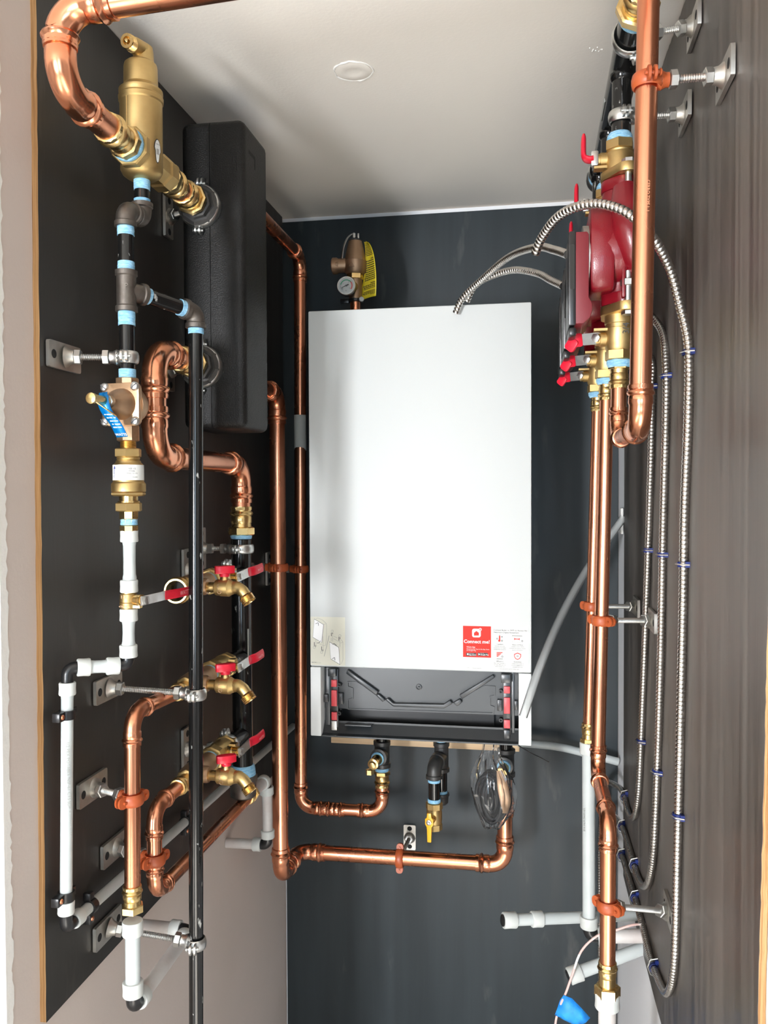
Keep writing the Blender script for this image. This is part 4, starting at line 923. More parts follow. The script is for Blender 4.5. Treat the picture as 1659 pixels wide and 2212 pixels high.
for th_, z, s_, sz, m_ in ((-1.25, zz(1014), 'WATTS', .0048, 'print_black'), (-1.25, zz(1022), 'LF7R', .0034, 'print_grey'), (.72, zz(1013), 'SIZE 1/2', .0030, 'print_grey'), (.72, zz(1018), 'MODEL', .0026, 'print_grey'), (.72, zz(1023), 'PRESS. 10-175', .0026, 'print_grey'), (.9, zz(1031), '33-210', .0026, 'print_grey')):
    p_, u_ = on_cyl(th_, z); lettering('lettering', s_, sz, p_ - u_ * .001, u_, (0, 0, 1), m_, lb_, 'CENTER')
p_, u_ = on_cyl(-.55, zz(1030)); lettering('lettering', 'FLOW', .0045, p_ + u_ * .001, (0, 0, 1), -u_, 'print_blue', lb_)
p_, u_ = on_cyl(-.55, zz(1010)); part('arrow', MB().prism([(-.002, -.001), (.002, -.001), (0, .003)], p_, u_, (0, 0, 1), V((0, -.0004, 0))), 'print_blue', lb_)

# ------------------------------------------------------------------ left: white make-up tubing
rp = .0085
p1 = thing('plastic_pipe', 'short white plastic pipe between the backflow preventer and the lever valve', 'pipe', (XL, yl, 1.65), 'white plastic pipes')
part('tube', MB().lathe((XL, yl, zz(1143)), (0, 0, -1), [(0, .0098), (.017, .0095), (.022, .0086), (.045, .0083), (.062, .0086), (.066, .0095), (.086, .0098)], 20), 'pex', p1)
pexring(p1, (XL, yl, zz(1143)), (0, 0, -1), .0090); pexring(p1, (XL, yl - .002, zz(1252)), (0, 0, -1), .0090)
yk = yl - .004
bv = thing('lever_valve', 'small brass ball valve with red lever in the white make-up pipe', 'valve', (XL, yk, 1.55), 'red-levered ball valves')
part('body', MB().lathe((XL, yk, zz(1276)), (0, 0, -1), [(0, .0095), (.003, .0095), (.004, .0115), (.0145, .0118), (.0150, .0110), (.0155, .0122), (.0225, .0122), (.0235, .0095), (.027, .0095)], 20), 'brass_cast', bv)
part('bonnet', MB().lathe((XL + .004, yk, zz(1294)), (1, -.25, 0), [(0, .0075), (.014, .0075), (.015, .006), (.018, .006)], 14).box((XL + .013, yk - .003, zz(1308)), (.014, .009, .004)), 'brass', bv)
lever(bv, (XL + .019, yk - .004, zz(1294)), (1, -.25, 0), (.08, 1, .0), out=.006, length=.135, w=.013, grip=.075, kick=.006, text='WATTS')
lettering('cast_mark', '1/2', .007, (XL - .006, yk - .0121, zz(1290)), (1, 0, 0), (0, 0, 1), 'bronze', bv); lettering('cast_mark', '400WOG', .0040, (XL - .008, yk - .0126, zz(1309)), (1, 0, 0), (0, 0, 1), 'bronze', bv)
p2_ = thing('plastic_pipe', 'white plastic make-up pipe running down the left wall and back along it', 'pipe', (XL, yk, 1.54), 'white plastic pipes')
part('tube', MB().lathe((XL, yk, zz(1314)), (.001, -.03, -1), [(0, .0098), (.017, .0095), (.022, .0084), (.034, .0081), (.045, .0085), (.049, .0095), (.066, .0098)], 20), 'pex', p2_)
pexring(p2_, (XL, yk, zz(1314)), (0, 0, -1), .0090); pexring(p2_, (XL, yk - .002, zz(1392)), (0, 0, -1), .0090)
E0 = V((XL, yk - .003, 1.462)); E1 = V((.022, -1.098, 1.466)); E2 = V((.0195, -1.106, 1.118)); E3 = V((.0195, -.012, 1.090))
def pelbow(root, a, c, b, r): mb, cut = elbow_mesh(a, c, b, r, r * 1.1, r * 1.2, PLAS, 16); part('elbow', mb, 'black_plastic', root)
pelbow(p2_, E0 + V((0, 0, .05)), E0, E1, .0082); pelbow(p2_, E0, E1, E2, .0082); pelbow(p2_, E1, E2, E3, .0082)
def ptube(root, a, b, r, ra=True, rb=True, off=.020, m='pex', rl=.017):
    a = V(a); b = V(b); d = (b - a).normalized(); s = a + d * (off if ra else 0); e = b - d * (off if rb else 0)
    part('tube', MB().lathe(s, d, [(0, r * 1.1), (.014, r * 1.08), (.022, r), ((e - s).length - .022, r), ((e - s).length - .014, r * 1.08 if rb else r), ((e - s).length, r * 1.1 if rb else r)], 20), m, root)
    if ra: pexring(root, s - d * .001, d, r * 1.02, rl)
    if rb: pexring(root, e + d * .001, -d, r * 1.02, rl)
ptube(p2_, E0, E1, .0086, off=.013); ptube(p2_, E1, E2, .0080); ptube(p2_, E2, E3, .0080, True, False)
lettering('pipe_print', '1/2 PEX POTABLE NSF-61 CTS SDR-9 100PSI 180F', .006, (.0255, -1.1097, 1.37), (0, .02, -1), (1, .9, 0), 'print_light', p2_)
def clip(label, c, d, nrm, r):
    c = V(c); d = V(d).normalized(); nrm = V(nrm).normalized(); w_ = d.cross(nrm)
    k = thing('pipe_clip', label, 'clip', c - nrm * r, 'black pipe clips on the left wall')
    part('band', MB().lathe(c - d * .006, d, [(0, r + .0004), (0, r + .003), (.012, r + .003), (.012, r + .0004)], 18, cap0=False, cap1=False), 'black_plastic', k)
    part('foot', MB().box(c + w_ * (r + .008) - nrm * (r * .3), (.012, .016, r * 1.4), (d, w_, nrm)).box(c - w_ * (r + .006) - nrm * (r * .3), (.012, .012, r * 1.4), (d, w_, nrm)), 'black_plastic', k, bevel=.001)
    part('nail', MB().lathe(c + w_ * (r + .009) + nrm * (r * .4), nrm, [(0, .0035), (.0015, .003), (.002, .001)], 12), 'copper', k)
clip('black clip on the white vertical pipe below its upper elbow', E1 + (E2 - E1) * (.062 / .348), E2 - E1, (1, 0, 0), .0080)
clip('black clip on the white vertical pipe above its lower elbow', E1 + (E2 - E1) * (.305 / .348), E2 - E1, (1, 0, 0), .0080)
clip('black clip on the white wall pipe just behind the lower elbow', E2 + (E3 - E2) * .058, E3 - E2, (1, 0, 0), .0080)
clip('black clip on the white wall pipe behind the black drop pipe', E2 + (E3 - E2) * .365, E3 - E2, (1, 0, 0), .0080)

# ------------------------------------------------------------------ left: black manifold with three valved branches
XM, YM = .085, -.585
mf = thing('manifold', 'black steel manifold with three side stubs on the left wall', 'manifold', (XM, YM, 1.13))
part('tape', MB().lathe((XM, YM, 1.612), (0, 0, 1), [(0, .0195), (.006, .021), (.010, .020)], 20), 'thread_tape', mf)
part('pipe', MB().cyl((XM, YM, 1.610), (XM, YM, 1.150), .0192, 24), 'black_pipe', mf)
part('reducer', MB().lathe((XM, YM, 1.156), (0, 0, -1), [(0, .0255), (.002, .0275), (.012, .0275), (.015, .0255), (.040, .0245), (.044, .020)], 24), 'iron', mf)
part('thread_tape', MB().lathe((XM, YM, 1.176), (0, 0, -1), [(0, .0205), (.004, .023), (.014, .024), (.020, .0245)], 20), 'thread_tape', mf)
part('pipe_sticker', MB().box((XM + .0165, YM - .0105, 1.405), (.0012, .006, .07)), 'print_light', mf)
bracket('zinc bracket clamping the top of the black manifold', (.001, YM, 1.592), (1, 0, 0), (XM, YM, 1.592), (0, 0, 1), .0192, 'zinc', (0, 0, 1))
BRZ = (('upper', 1.546), ('middle', 1.386), ('lower', 1.236))
def ball_valve(label, z):
    v_ = thing('branch_valve', label, 'valve', (XM, -.66, z), 'red-levered ball valves')
    part('body', MB().hexn((XM, -.664, z), (0, -1, 0), .018, .0225, 8).lathe((XM, -.680, z), (0, -1, 0), [(0, .0185), (.008, .0205), (.048, .0205), (.054, .0185)], 22).hexn((XM, -.732, z), (0, -1, 0), .020, .0230, 8), 'brass_cast', v_, angle=28)
    part('bonnet', MB().lathe((XM + .012, -.708, z + .003), (1, -.15, .1), [(0, .010), (.014, .010), (.016, .008), (.022, .008)], 16).box((XM + .028, -.713, z + .018), (.012, .014, .004)), 'brass', v_)
    lever(v_, (XM + .034, -.712, z + .005), (1, -.15, .1), (.10, 1, .10), out=.006, length=.088, w=.016, grip=.046, kick=.006, text='WATTS')
    tape(v_, (XM, -.752, z), (0, -1, 0), .0150, .006)
    return v_
def bronze_tee(label, z, opened):
    t_ = thing('bronze_tee', label, 'fitting', (XM, -.76, z), 'bronze press tees')
    part('body', MB().lathe((XM, -.758, z), (0, -1, 0), [(0, .0165), (.018, .0160), (.026, .0185), (.060, .0210), (.085, .0200), (.100, .0160)], 22).lathe((XM, -.822, z), (1, 0, 0), [(0, .014), (.022, .014), (.026, .0125)], 18), 'bronze', t_)
    rr = .0150 if opened else .0122
    mb = MB()
    if opened:
        mb.lathe((XM, -.856, z), (0, -1, 0), [(0, .019), (.006, .020), (.010, .017), (.016, .0165), (.020, .0185), (.0225, .0215), (.026, .0218), (.029, .0195), (.034, .0195), (.034, .0165), (.004, .0160)], 26, cap1=False)
        part('press_socket', mb, 'brass', t_); part('bore', MB().lathe((XM, -.860, z), (0, -1, 0), [(0, .0160), (.001, .016)], 20), 'dark_hole', t_)  # bore is a dark disc painting the shade inside the socket
    else:
        mb.hexn((XM, -.853, z), (0, -1, 0), .006, .0178, 8).lathe((XM, -.892, z), (0, 1, 0), [(e * .0111, f * .0115) for e, f in PRESS] + [(.036, .0125)], 22); knurl(mb, (XM, -.892, z), (0, 1, 0), .0111)
        part('press_socket', mb, 'brass', t_)
    return t_
def drain(label, z, y=-.822, x0=.105):
    v_ = thing('drain_valve', label, 'valve', (x0, y, z), 'brass drain cocks with red handles')
    c_ = V((x0, y, z)); dx = V((1, -.05, 0)).normalized()
    part('nipple', MB().cyl(c_, c_ + dx * .022, .0085, 16), 'brass', v_)
    part('body', MB().lathe(c_ + dx * .020, dx, [(0, .0110), (.002, .0132), (.008, .0134), (.009, .0144), (.024, .0146), (.026, .0130), (.032, .0105)], 12), 'brass_cast', v_)
    o0 = c_ + dx * .048; od = V((.62, -.10, -.78)).normalized()
    part('spout', MB().sweep(spline([o0, o0 + dx * .010, o0 + dx * .020 + V((0, -.001, -.006)), o0 + dx * .028 + V((0, -.002, -.016))], 4), [.0105] * 5 + [.0098] * 4 + [.0092] * 4, 18), 'brass_cast', v_)
    e_ = o0 + dx * .024 + V((0, -.002, -.012)); pr_ = [(0, .0095)]
    for k in range(4): pr_ += [(.003 + .0024 * k, .0118), (.0042 + .0024 * k, .0106)]
    part('hose_thread', MB().lathe(e_, od, pr_ + [(.013, .0115), (.013, .0092), (.006, .0085)], 22), 'brass', v_)
    part('stem', MB().lathe(c_ + dx * .036, (0, 0, 1), [(0, .0085), (.016, .0075), (.020, .005), (.030, .005)], 14), 'brass', v_)
    h_ = c_ + dx * .036 + V((0, 0, .022))
    hd = part('handle', MB().prism([(-.016, -.0042), (-.007, -.0075), (.007, -.0075), (.016, -.0042), (.016, .0042), (.007, .0075), (-.007, .0075), (-.016, .0042)], h_ + V((0, 0, .001)), (dx * .8 + V((0, .6, 0))).normalized(), (V((0, .8, 0)) - dx * .6).normalized(), (0, 0, .0125)).lathe(h_ - V((0, 0, .004)), (0, 0, 1), [(0, .0085), (.006, .0085)], 12), 'red_vinyl', v_, label='red butterfly handle', bevel=.001)
    lettering('cast_mark', 'E', .008, c_ + dx * .031 + V((-.003, -.0146, .001)), (1, 0, 0), (0, 0, 1), 'bronze', v_, depth=.0005)
    part('cast_mark', MB().sweep([c_ + dx * .031 + V((.003 * math.cos(t_) + .001, -.0146, -.0055 + .003 * math.sin(t_))) for t_ in [k * .5236 for k in range(12)]], .0004, 6, close=True), 'bronze', v_)
    return v_
for nm, z in BRZ:
    part('branch_stub', MB().cyl((XM, YM, z), (XM, -.672, z), .0162, 20), 'black_pipe', mf)
    ball_valve('brass ball valve with red lever on the %s branch of the black manifold' % nm, z)
bronze_tee('bronze tee with an open press socket on the upper manifold branch', 1.546, True)
bronze_tee('bronze tee on the middle manifold branch behind the black drop pipe', 1.386, False)
bronze_tee('bronze tee on the lower manifold branch behind the black drop pipe', 1.236, False)
for nm, z in BRZ: drain('brass drain cock with red handle on the %s manifold branch' % nm, z - .001)
bracket('zinc bracket clamping the upper manifold branch', (.001, -.655, 1.556), (1, 0, 0), (XM, -.668, 1.546), (0, 1, 0), .0165, 'zinc', (0, 0, 1))
bracket('zinc bracket clamping the lower manifold branch', (.001, -.665, 1.226), (1, 0, 0), (XM, -.668, 1.236), (0, 1, 0), .0165, 'zinc', (0, 0, 1))
r5 = .0111; XB = .082
q1 = thing('copper_pipe_run', 'copper branch pipe dropping straight to a white plastic pipe at the lower left', 'pipe', (XB, -.89, 1.386), 'copper pipe runs')
run(q1, [(XM, -.880, 1.386), (XB, -1.034, 1.392), (XB, -1.040, 1.112)], r5)
adapter(q1, (XB, -1.040, 1.150), (0, 0, -1), r5, hexr=.0160, length=.028, hl=.011, tape=False)
q2 = thing('copper_pipe_run', 'copper branch pipe looping down and back along the left wall', 'pipe', (XB, -.89, 1.236), 'copper pipe runs')
run(q2, [(XM, -.880, 1.236), (XB, -.968, 1.232), (XB, -.968, 1.103), (XB, -.530, 1.098)], r5)
adapter(q2, (XB, -.556, 1.098), (0, 1, 0), r5, hexr=.0160, length=.026, hl=.010, tape=False)
bracket('orange-clamped bracket on the straight copper branch pipe', (.001, -1.005, 1.271), (1, 0, 0), (XB, -1.037, 1.271), (0, 0, 1), r5, OC)
bracket('orange-clamped bracket on the looped copper branch pipe', (.001, -.940, 1.156), (1, 0, 0), (XB, -.968, 1.156), (0, 0, 1), r5, OC)
p3_ = thing('plastic_pipe', 'white plastic pipe under the straight copper branch turning back into the left wall', 'pipe', (XB, -1.04, 1.11), 'white plastic pipes')
F0 = V((XB, -1.041, .977)); F1 = V((XB, -.842, .984))
ptube(p3_, (XB, -1.040, 1.117), F0, .0104, True, True, .018, rl=.020); pelbow(p3_, F0 + V((0, 0, .1)), F0, F1, .0100)
ptube(p3_, F0, F1, .0104, True, True, .016, 'pex_pink'); pelbow(p3_, F0, F1, (0, -.842, .985), .0100); ptube(p3_, F1, (-.008, -.842, .985), .0104, True, False, .016, 'pex_pink')
p4_ = thing('plastic_pipe', 'white plastic pipe stepping down beside the thick copper pipe into the left wall', 'pipe', (XB, -.52, 1.098), 'white plastic pipes')
G1 = V((XB, -.43, 1.094)); G2 = V((.084, -.43, .955))
ptube(p4_, (XB, -.522, 1.098), G1, .0110, False, True, .016, 'pex_pink')
G1b = V((.092, -.43, 1.09))
mb, cut = elbow_mesh((XB, -.522, 1.098), G1, G2, .0100, .011, .012, PLAS, 16); part('elbow', mb, 'black_plastic', p4_)
ptube(p4_, G1, G2, .0104, True, True, .016, 'pex_pink'); pelbow(p4_, G1, G2, (0, -.43, .953), .0102); ptube(p4_, G2, (-.008, -.43, .953), .0104, True, False, .016, 'pex_pink')
# ------------------------------------------------------------------ right: black header and the three circulators
XH, ZH = .765, 2.306
PY = (-.88, -.68, -.48); XP = .757
hd_ = thing('header', 'black steel header pipe high on the right wall feeding the red pumps', 'manifold', (XH, -1.0, ZH))
part('pipe', MB().cyl((XH, -1.008, ZH), (XH, -.425, ZH), .0208, 26), 'black_pipe', hd_)
part('thread_tape', MB().lathe((XH, -1.012, ZH), (0, 1, 0), [(0, .0215), (.004, .0222), (.014, .0212)], 24), 'thread_tape', hd_)
part('end_cap', MB().lathe((XH, -.44, ZH), (0, 1, 0), [(0, .0255), (.002, .027), (.02, .027), (.024, .022)], 24), 'iron_dark', hd_); part('thread_tape', MB().lathe((XH, -.452, ZH), (0, 1, 0), [(0, .0213), (.005, .023), (.012, .024)], 22), 'thread_tape', hd_)
part('label_strip', MB().box((XH - .0206, -.74, ZH - .004), (.0012, .07, .006)), 'print_light', hd_)
for y in PY:
    part('drop_stub', MB().cyl((XP + .003, y, ZH), (XP + .002, y, 2.196), .0136, 20), 'black_pipe', hd_)
    part('weld', MB().lathe((XP + .003, y, ZH - .0165), (0, 0, -1), [(0, .017), (.006, .0165), (.010, .0138)], 20), 'black_pipe', hd_)
def rpx(y): return rwx(y) - .0082
def rbracket(label, y, z, pipe, pd, r, clamp, long_ax=(0, 1, 0), **kw): return bracket(label, (rpx(y) - .0006, y, z), (-1, -.0205, 0), pipe, pd, r, clamp, long_ax, **kw)
rbracket('zinc bracket clamping the front end of the black header', -.925, 2.325, (XH, -.950, ZH), (0, 1, 0), .0208, 'zinc')
rbracket('zinc bracket clamping the black drop above the nearest red pump', -.865, 2.234, (XP + .003, PY[0], 2.230), (0, 0, 1), .0136, 'zinc')
rbracket('zinc bracket clamping the far end of the black header', -.47, 2.30, (XH, -.465, ZH), (0, 1, 0), .0208, 'zinc')

FA = V((-.22, .975, 0)).normalized(); FB_ = V((.975, .22, 0)).normalized()     # the flanges' bolt line is turned off the wall
def flange_valve(label, y, up):
    s = 1 if up else -1; zf = 2.139 if up else 1.962; d = V((0, 0, s))
    v_ = thing('flange_valve', label, 'valve', (XP, y, zf), 'flanged isolation valves on the pumps')
    part('flange', MB().prism(oval(.033, .0265, .016, 8), (XP, y, zf), FA, FB_, d * .0125), 'brass_cast', v_, bevel=.001)
    if up: prof = [(0, .021), (.008, .0215), (.013, .020), (.024, .0205), (.028, .0185), (.030, .0195), (.032, .0175)]
    else: prof = [(0, .0205), (.012, .0205), (.013, .0195), (.018, .0195), (.019, .0205), (.040, .0205), (.042, .0195), (.046, .0198), (.050, .0178)]
    part('body', MB().lathe((XP, y, zf + s * .012), d, prof, 26), 'brass_cast', v_)
    hz0 = zf + s * (.012 + prof[-1][0] - .001)
    part('hex_end', MB().hexn((XP, y, hz0), d, .015, .0205, 6, .35), 'brass_cast', v_, angle=25)
    part('thread_tape', MB().lathe((XP, y, hz0 + s * .014), d, [(0, .0165), (.002, .0182), (.007, .0175), (.011, .0152)], 20), 'thread_tape', v_)
    zs = zf + s * (.032 if up else .045); p0 = V((XP - .017, y, zs))
    part('bonnet', MB().lathe(p0, (-1, -.05, 0), [(0, .0105), (.010, .0105), (.0105, .0092), (.016, .0092)], 16).box((XP - .026, y - .003, zs + (-.0125 if up else .0125)), (.020, .016, .0035)), 'brass_cast', v_)
    if up:
        q = p0 + V((-.014, -.001, 0))
        part('stem_nut', MB().hexn(q + V((.003, -.001, 0)), (-1, 0, 0), .005, .0062), 'zinc', v_)
        part('lever', MB().rbox(q + V((-.004, -.004, .001)), (.010, .0205, .010), .002, ((1, 0, 0), (0, 0, 1), (0, 1, 0))), 'zinc', v_, bevel=.0006)
        part('grip', MB().sweep(spline([q + V((-.006, -.004, .001)), q + V((-.012, -.004, .0005)), q + V((-.0185, -.004, .005)), q + V((-.0195, -.003, .018)), q + V((-.0190, -.002, .037))], 6), [.0102] * 10 + [.0095, .0092, .009, .009, .009, .009, .009, .009, .009, .009, .009, .0088, .0085, .0075, .005], 14, flat=.42, up=(0, 1, 0)), 'red_vinyl', v_, label='red vinyl grip')
    else:
        q = p0 + V((-.014, -.001, 0))
        part('stem_nut', MB().hexn(q + V((-.001, -.006, .001)), (-.5, -1, 0), .005, .0065).cyl(q + V((.004, 0, 0)), q + V((-.006, 0, 0)), .0055, 12), 'zinc', v_)
        ld_ = V((-1, -.20, -.10)).normalized(); wd_ = V((-.10, 0, 1)).normalized(); fn = ld_.cross(wd_)
        part('lever', MB().prism(rrect(.030, .0165, .004, 2), q + V((-.009, -.007, 0)), ld_, wd_, fn * .0022), 'zinc', v_)
        g0 = q + V((-.009, -.007, 0)) + ld_ * .0185 + fn * .001
        l2 = V((-.42, .30, -.62)).normalized(); w2 = (wd_ - l2 * wd_.dot(l2)).normalized(); f2 = l2.cross(w2)
        part('grip', MB().rbox(g0, (.0125, .0190, .0052), .0025, (ld_, wd_, fn)), 'red_vinyl', v_, label='red vinyl grip', bevel=.0012)
        part('grip', MB().rbox(g0 + ld_ * .0050 + l2 * .0070, (.0190, .0165, .0050), .0045, (l2, w2, f2)), 'red_vinyl', v_, label='red vinyl grip', bevel=.0012)
        lettering('size_mark', '3/4', .0125, (XP + .011, y - .0209, zf - .042), (.0, -.1, 1), (-1, 0, 0), 'print_black', v_)
    for k in (-1, 1):
        yb = y + FA.y * k * .037; xb = XP + FA.x * k * .037
        part('bolt', MB().lathe((xb, yb, zf + s * .0130), -d, [(0, .0048), (.046, .0048)], 12).hexn((xb, yb, zf + s * .0128), d, .006, .0092), 'zinc', v_, angle=25)
        part('bolt_nut', MB().hexn((xb, yb, zf - s * .021), -d, .0095, .0105).lathe((xb, yb, zf - s * .030), -d, [(0, .0048), (.012, .0048)], 12), 'zinc', v_, angle=25)
    return v_
def pump(label, y):
    p = thing('circulator_pump', label, 'pump', (XP, y, 1.962), 'red circulator pumps'); zc_ = 2.040
    part('volute', MB().lathe((XP - .042, y, zc_), (1, 0, 0), [(0, .046), (.004, .050), (.030, .053), (.040, .054), (.055, .052), (.068, .044), (.080, .028), (.086, .012)], 34), 'red_paint', p)
    part('body_block', MB().prism([(-.045, -.048), (-.036, -.062), (-.030, -.062), (.030, -.062), (.045, -.050), (.052, -.02), (.052, .03), (.040, .056), (-.040, .056), (-.052, .03), (-.052, -.02)], (XP - .044, y, zc_), (0, 1, 0), (0, 0, 1), (.034, 0, 0)), 'red_paint', p, bevel=.009)
    part('neck', MB().lathe((XP, y, 2.136), (0, 0, -1), [(0, .025), (.012, .0235), (.03, .027), (.055, .033)], 26), 'red_paint', p)
    part('neck', MB().lathe((XP, y, 1.964), (0, 0, 1), [(0, .025), (.012, .0225), (.035, .026), (.06, .032)], 26), 'red_paint', p)
    part('flange', MB().prism(oval(.019, .026, .015, 8), (XP, y, 2.1385), FA, FB_, (0, 0, -.016)), 'red_paint', p, bevel=.0015)
    part('flange', MB().prism(oval(.019, .026, .015, 8), (XP, y, 1.9625), FA, FB_, (0, 0, .016)), 'red_paint', p, bevel=.0015)
    part('rib', MB().box((XP + .002, y - .026, 1.992), (.005, .034, .05)), 'red_paint', p, bevel=.0015)
    part('bulge', MB().sweep(spline([V((XP + .004, y - .030, 2.120)), V((XP + .006, y - .040, 2.085)), V((XP + .010, y - .044, 2.055)), V((XP + .018, y - .040, 2.025)), V((XP + .026, y - .028, 2.005))], 5), [.012 + .012 * math.sin(math.pi * (k + 3) / 25) for k in range(21)], 18), 'red_paint', p)
    part('motor_ring', MB().lathe((XP - .052, y, zc_ - .010), (1, 0, 0), [(0, .048), (.012, .048)], 30), 'zinc_plate', p)
    # control box on the motor end
    part('control_box', MB().prism([(-.012, -.122), (-.011, -.004), (.012, -.004), (.012, .0), (.0205, -.0), (.0215, -.006), (.0215, -.082), (.024, -.092), (.0255, -.100), (.0235, -.112), (.017, -.120)] if False else
         [(-.008, -.126), (.010, -.126), (.0185, -.119), (.0225, -.108), (.0215, -.098), (.0175, -.090), (.0175, -.004), (.015, 0), (-.008, 0)], (.694, y - .052, 2.057), (1, 0, 0), (0, 0, 1), (0, .104, 0)), 'red_plastic', p, bevel=.0015)
    cv = part('cover', MB().prism([(-.010, -.128), (-.0015, -.128), (0, -.126), (0, .001), (-.0085, .001), (-.010, -.002)] , (.694, y - .053, 2.057), (1, 0, 0), (0, 0, 1), (0, .106, 0)), 'black_plastic', p, label='glossy black control cover', bevel=.0015)
    part('display', MB().prism(rrect(.0062, .062, .002, 3), (.689, y - .0531, 2.009), (1, 0, 0), (0, 0, 1), (0, -.0006, 0)), 'black_pipe', cv)
    part('foot_cap', MB().box((.6895, y, 1.921), (.0105, .100, .012)), 'black_plastic', p, bevel=.003)
    return p
ORD = ('nearest', 'middle', 'farthest')
p0_ = pump('red circulator pump nearest the camera on the right wall', PY[0])
vu = flange_valve('upper brass flange valve of the nearest red pump', PY[0], True); vd = flange_valve('lower brass flange valve of the nearest red pump', PY[0], False)
for k in (1, 2):
    for o_, lb in ((p0_, 'red circulator pump %s' % ('in the middle of the row of three' if k == 1 else 'farthest back in the row of three')), (vu, 'upper brass flange valve of the %s red pump' % ORD[k]), (vd, 'lower brass flange valve of the %s red pump' % ORD[k])):
        c_ = copy_tree(o_); c_.location.y += PY[k] - PY[0]; c_['label'] = lb

# zone pipes
zr = .0111
z1_ = thing('copper_pipe_run', 'copper riser looping under the nearest red pump in front of the right wall', 'pipe', (.767, -1.11, 2.30), 'copper pipe runs')
rf = .0125
FT = V((.767, -1.11, 2.295)); FB = V((.7585, -1.11, 1.772)); ZB = V((XP - .001, PY[0], 1.774)); ZT = V((XP, PY[0], 1.868))
mb, cut = elbow_mesh(FT, FB, ZB, rf, .0275, 1.9 * rf, PRESS, 22); knurl(mb, FB + V((0, 0, cut)), (0, 0, -1), rf); part('elbow', mb, 'copper_shiny', z1_)
mb, cut2 = elbow_mesh(FB, ZB, ZT, zr, .0245, 1.9 * zr, PRESS, 22); knurl(mb, ZB + V((0, 0, cut2)), (0, 0, -1), zr); part('elbow', mb, 'copper_shiny', z1_)
part('pipe', MB().cyl(FT, FB + V((0, 0, cut - .01)), rf, 24), CU, z1_)
part('pipe', MB().cyl(FB + V((0, cut - .012, 0)), ZB - V((0, cut2 - .01, 0)), zr, 20), CU, z1_)
part('pipe', MB().cyl(ZB + V((0, 0, cut2 - .01)), ZT, zr, 20), CU, z1_)
adapter(z1_, (XP, PY[0], 1.846), (0, 0, 1), zr * 1.05, hexr=.0155, length=.028, hl=.008, tape=False)
lettering('pipe_print', 'CERRO TYPE L 1', .0050, (.7638, -1.12235, 2.055), (-.02, 0, -1), (1, -.25, 0), 'copper', z1_, depth=.0001)
rbracket('orange-clamped bracket on the copper riser in front of the red pumps', -1.10, 2.176, (.7655, -1.11, 2.172), (0, 0, 1), rf, OC)
z2_ = thing('copper_pipe_run', 'long copper pipe from the middle red pump with a forward jog near the bottom', 'pipe', (XP, PY[1], 1.88), 'copper pipe runs')
run(z2_, [(XP, PY[1], 1.876), (.743, PY[1], 1.226), (.745, -.862, 1.217), (.744, -.862, .985)], zr * 1.04, fm='copper_shiny')
adapter(z2_, (XP - .0005, PY[1], 1.850), (0, 0, 1), zr * 1.04, hexr=.0155, length=.026, hl=.007, tape=False)
adapter(z2_, (.744, -.862, 1.004), (0, 0, -1), zr * 1.04, hexr=.0190, length=.036, hl=.016, tape=False)
z3_ = thing('copper_pipe_run', 'long copper pipe from the farthest red pump to a white plastic pipe', 'pipe', (XP, PY[2], 1.88), 'copper pipe runs')
run(z3_, [(XP, PY[2], 1.876), (.7405, PY[2], 1.225)], zr)
adapter(z3_, (XP - .0005, PY[2], 1.850), (0, 0, 1), zr, hexr=.0150, length=.026, hl=.007, tape=False); adapter(z3_, (.7405, PY[2], 1.256), (0, 0, -1), zr, hexr=.0155, length=.030, hl=.012, tape=False)
rbracket('orange-clamped bracket on the copper pipe from the middle red pump', -.595, 1.472, (.7485, PY[1], 1.483), (0, 0, 1), zr, OC)
rbracket('orange-clamped bracket on the copper pipe from the farthest red pump', -.395, 1.470, (.7465, PY[2], 1.480), (0, 0, 1), zr, OC)
rbracket('orange-clamped bracket low on the jogged copper pipe', -.765, 1.040, (.7445, -.862, 1.088), (0, 0, 1), zr, OC)
w1 = thing('plastic_pipe', 'white plastic pipe under the jogged copper pipe at the lower right', 'pipe', (.744, -.862, .955), 'white plastic pipes')
ptube(w1, (.744, -.862, .962), (.743, -.862, .70), .0130, True, False, .006, 'pex_pink', rl=.022)
w2 = thing('plastic_pipe', 'white plastic pipe under the farthest pump turning into the right wall', 'pipe', (.7405, PY[2], 1.22), 'white plastic pipes')
H0 = V((.742, PY[2], .843))
ptube(w2, (.7405, PY[2], 1.236), H0, .0122, True, True, .018, rl=.022); pelbow(w2, H0 + V((0, 0, .1)), H0, (.86, PY[2], .853), .0120)
ptube(w2, H0, (rwx(PY[2]) + .004, PY[2], .853), .0130, True, False, .018, 'pex_pink')
lettering('pipe_print', '3/4 PEX NSF-61', .007, (.7335, -.4912, 1.05), (0, 0, 1), (-1, -.6, 0), 'print_light', w2)
def stub(label, cap, end, r, mid=None):
    s = thing('capped_pipe_stub', label, 'pipe', end, 'capped white pipe stubs'); cap = V(cap); end = V(end); d = (end - cap).normalized()
    part('tube', MB().cyl(cap + d * .006, end, r, 20), 'pex', s); pexring(s, cap, d, r, .026)
    part('plug', MB().lathe(cap + d * .002, -d, [(0, r * 1.0), (.004, r * 1.0), (.005, r * .85)], 20), 'black_plastic', s)
    if mid: pexring(s, cap + d * mid, d, r, .022)
stub('long capped white pipe stub crossing the back wall at the lower right', (.579, -.50, .870), (.838, -.40, .852), .0112, .058)
stub('short tilted capped white pipe stub beside the jogged copper pipe', (.703, -.50, .772), (rwx(-.46) + .002, -.46, .822), .0120)
sl_ = MB()
for k in range(14): sl_.lathe((rwx(-.46) - .001, -.46 + random.uniform(-.05, .05), .835 + random.uniform(-.014, .010)), (-1, 0, 0), [(0, random.uniform(.003, .007)), (.002, random.uniform(.002, .004)), (.003, .0005)], 6)
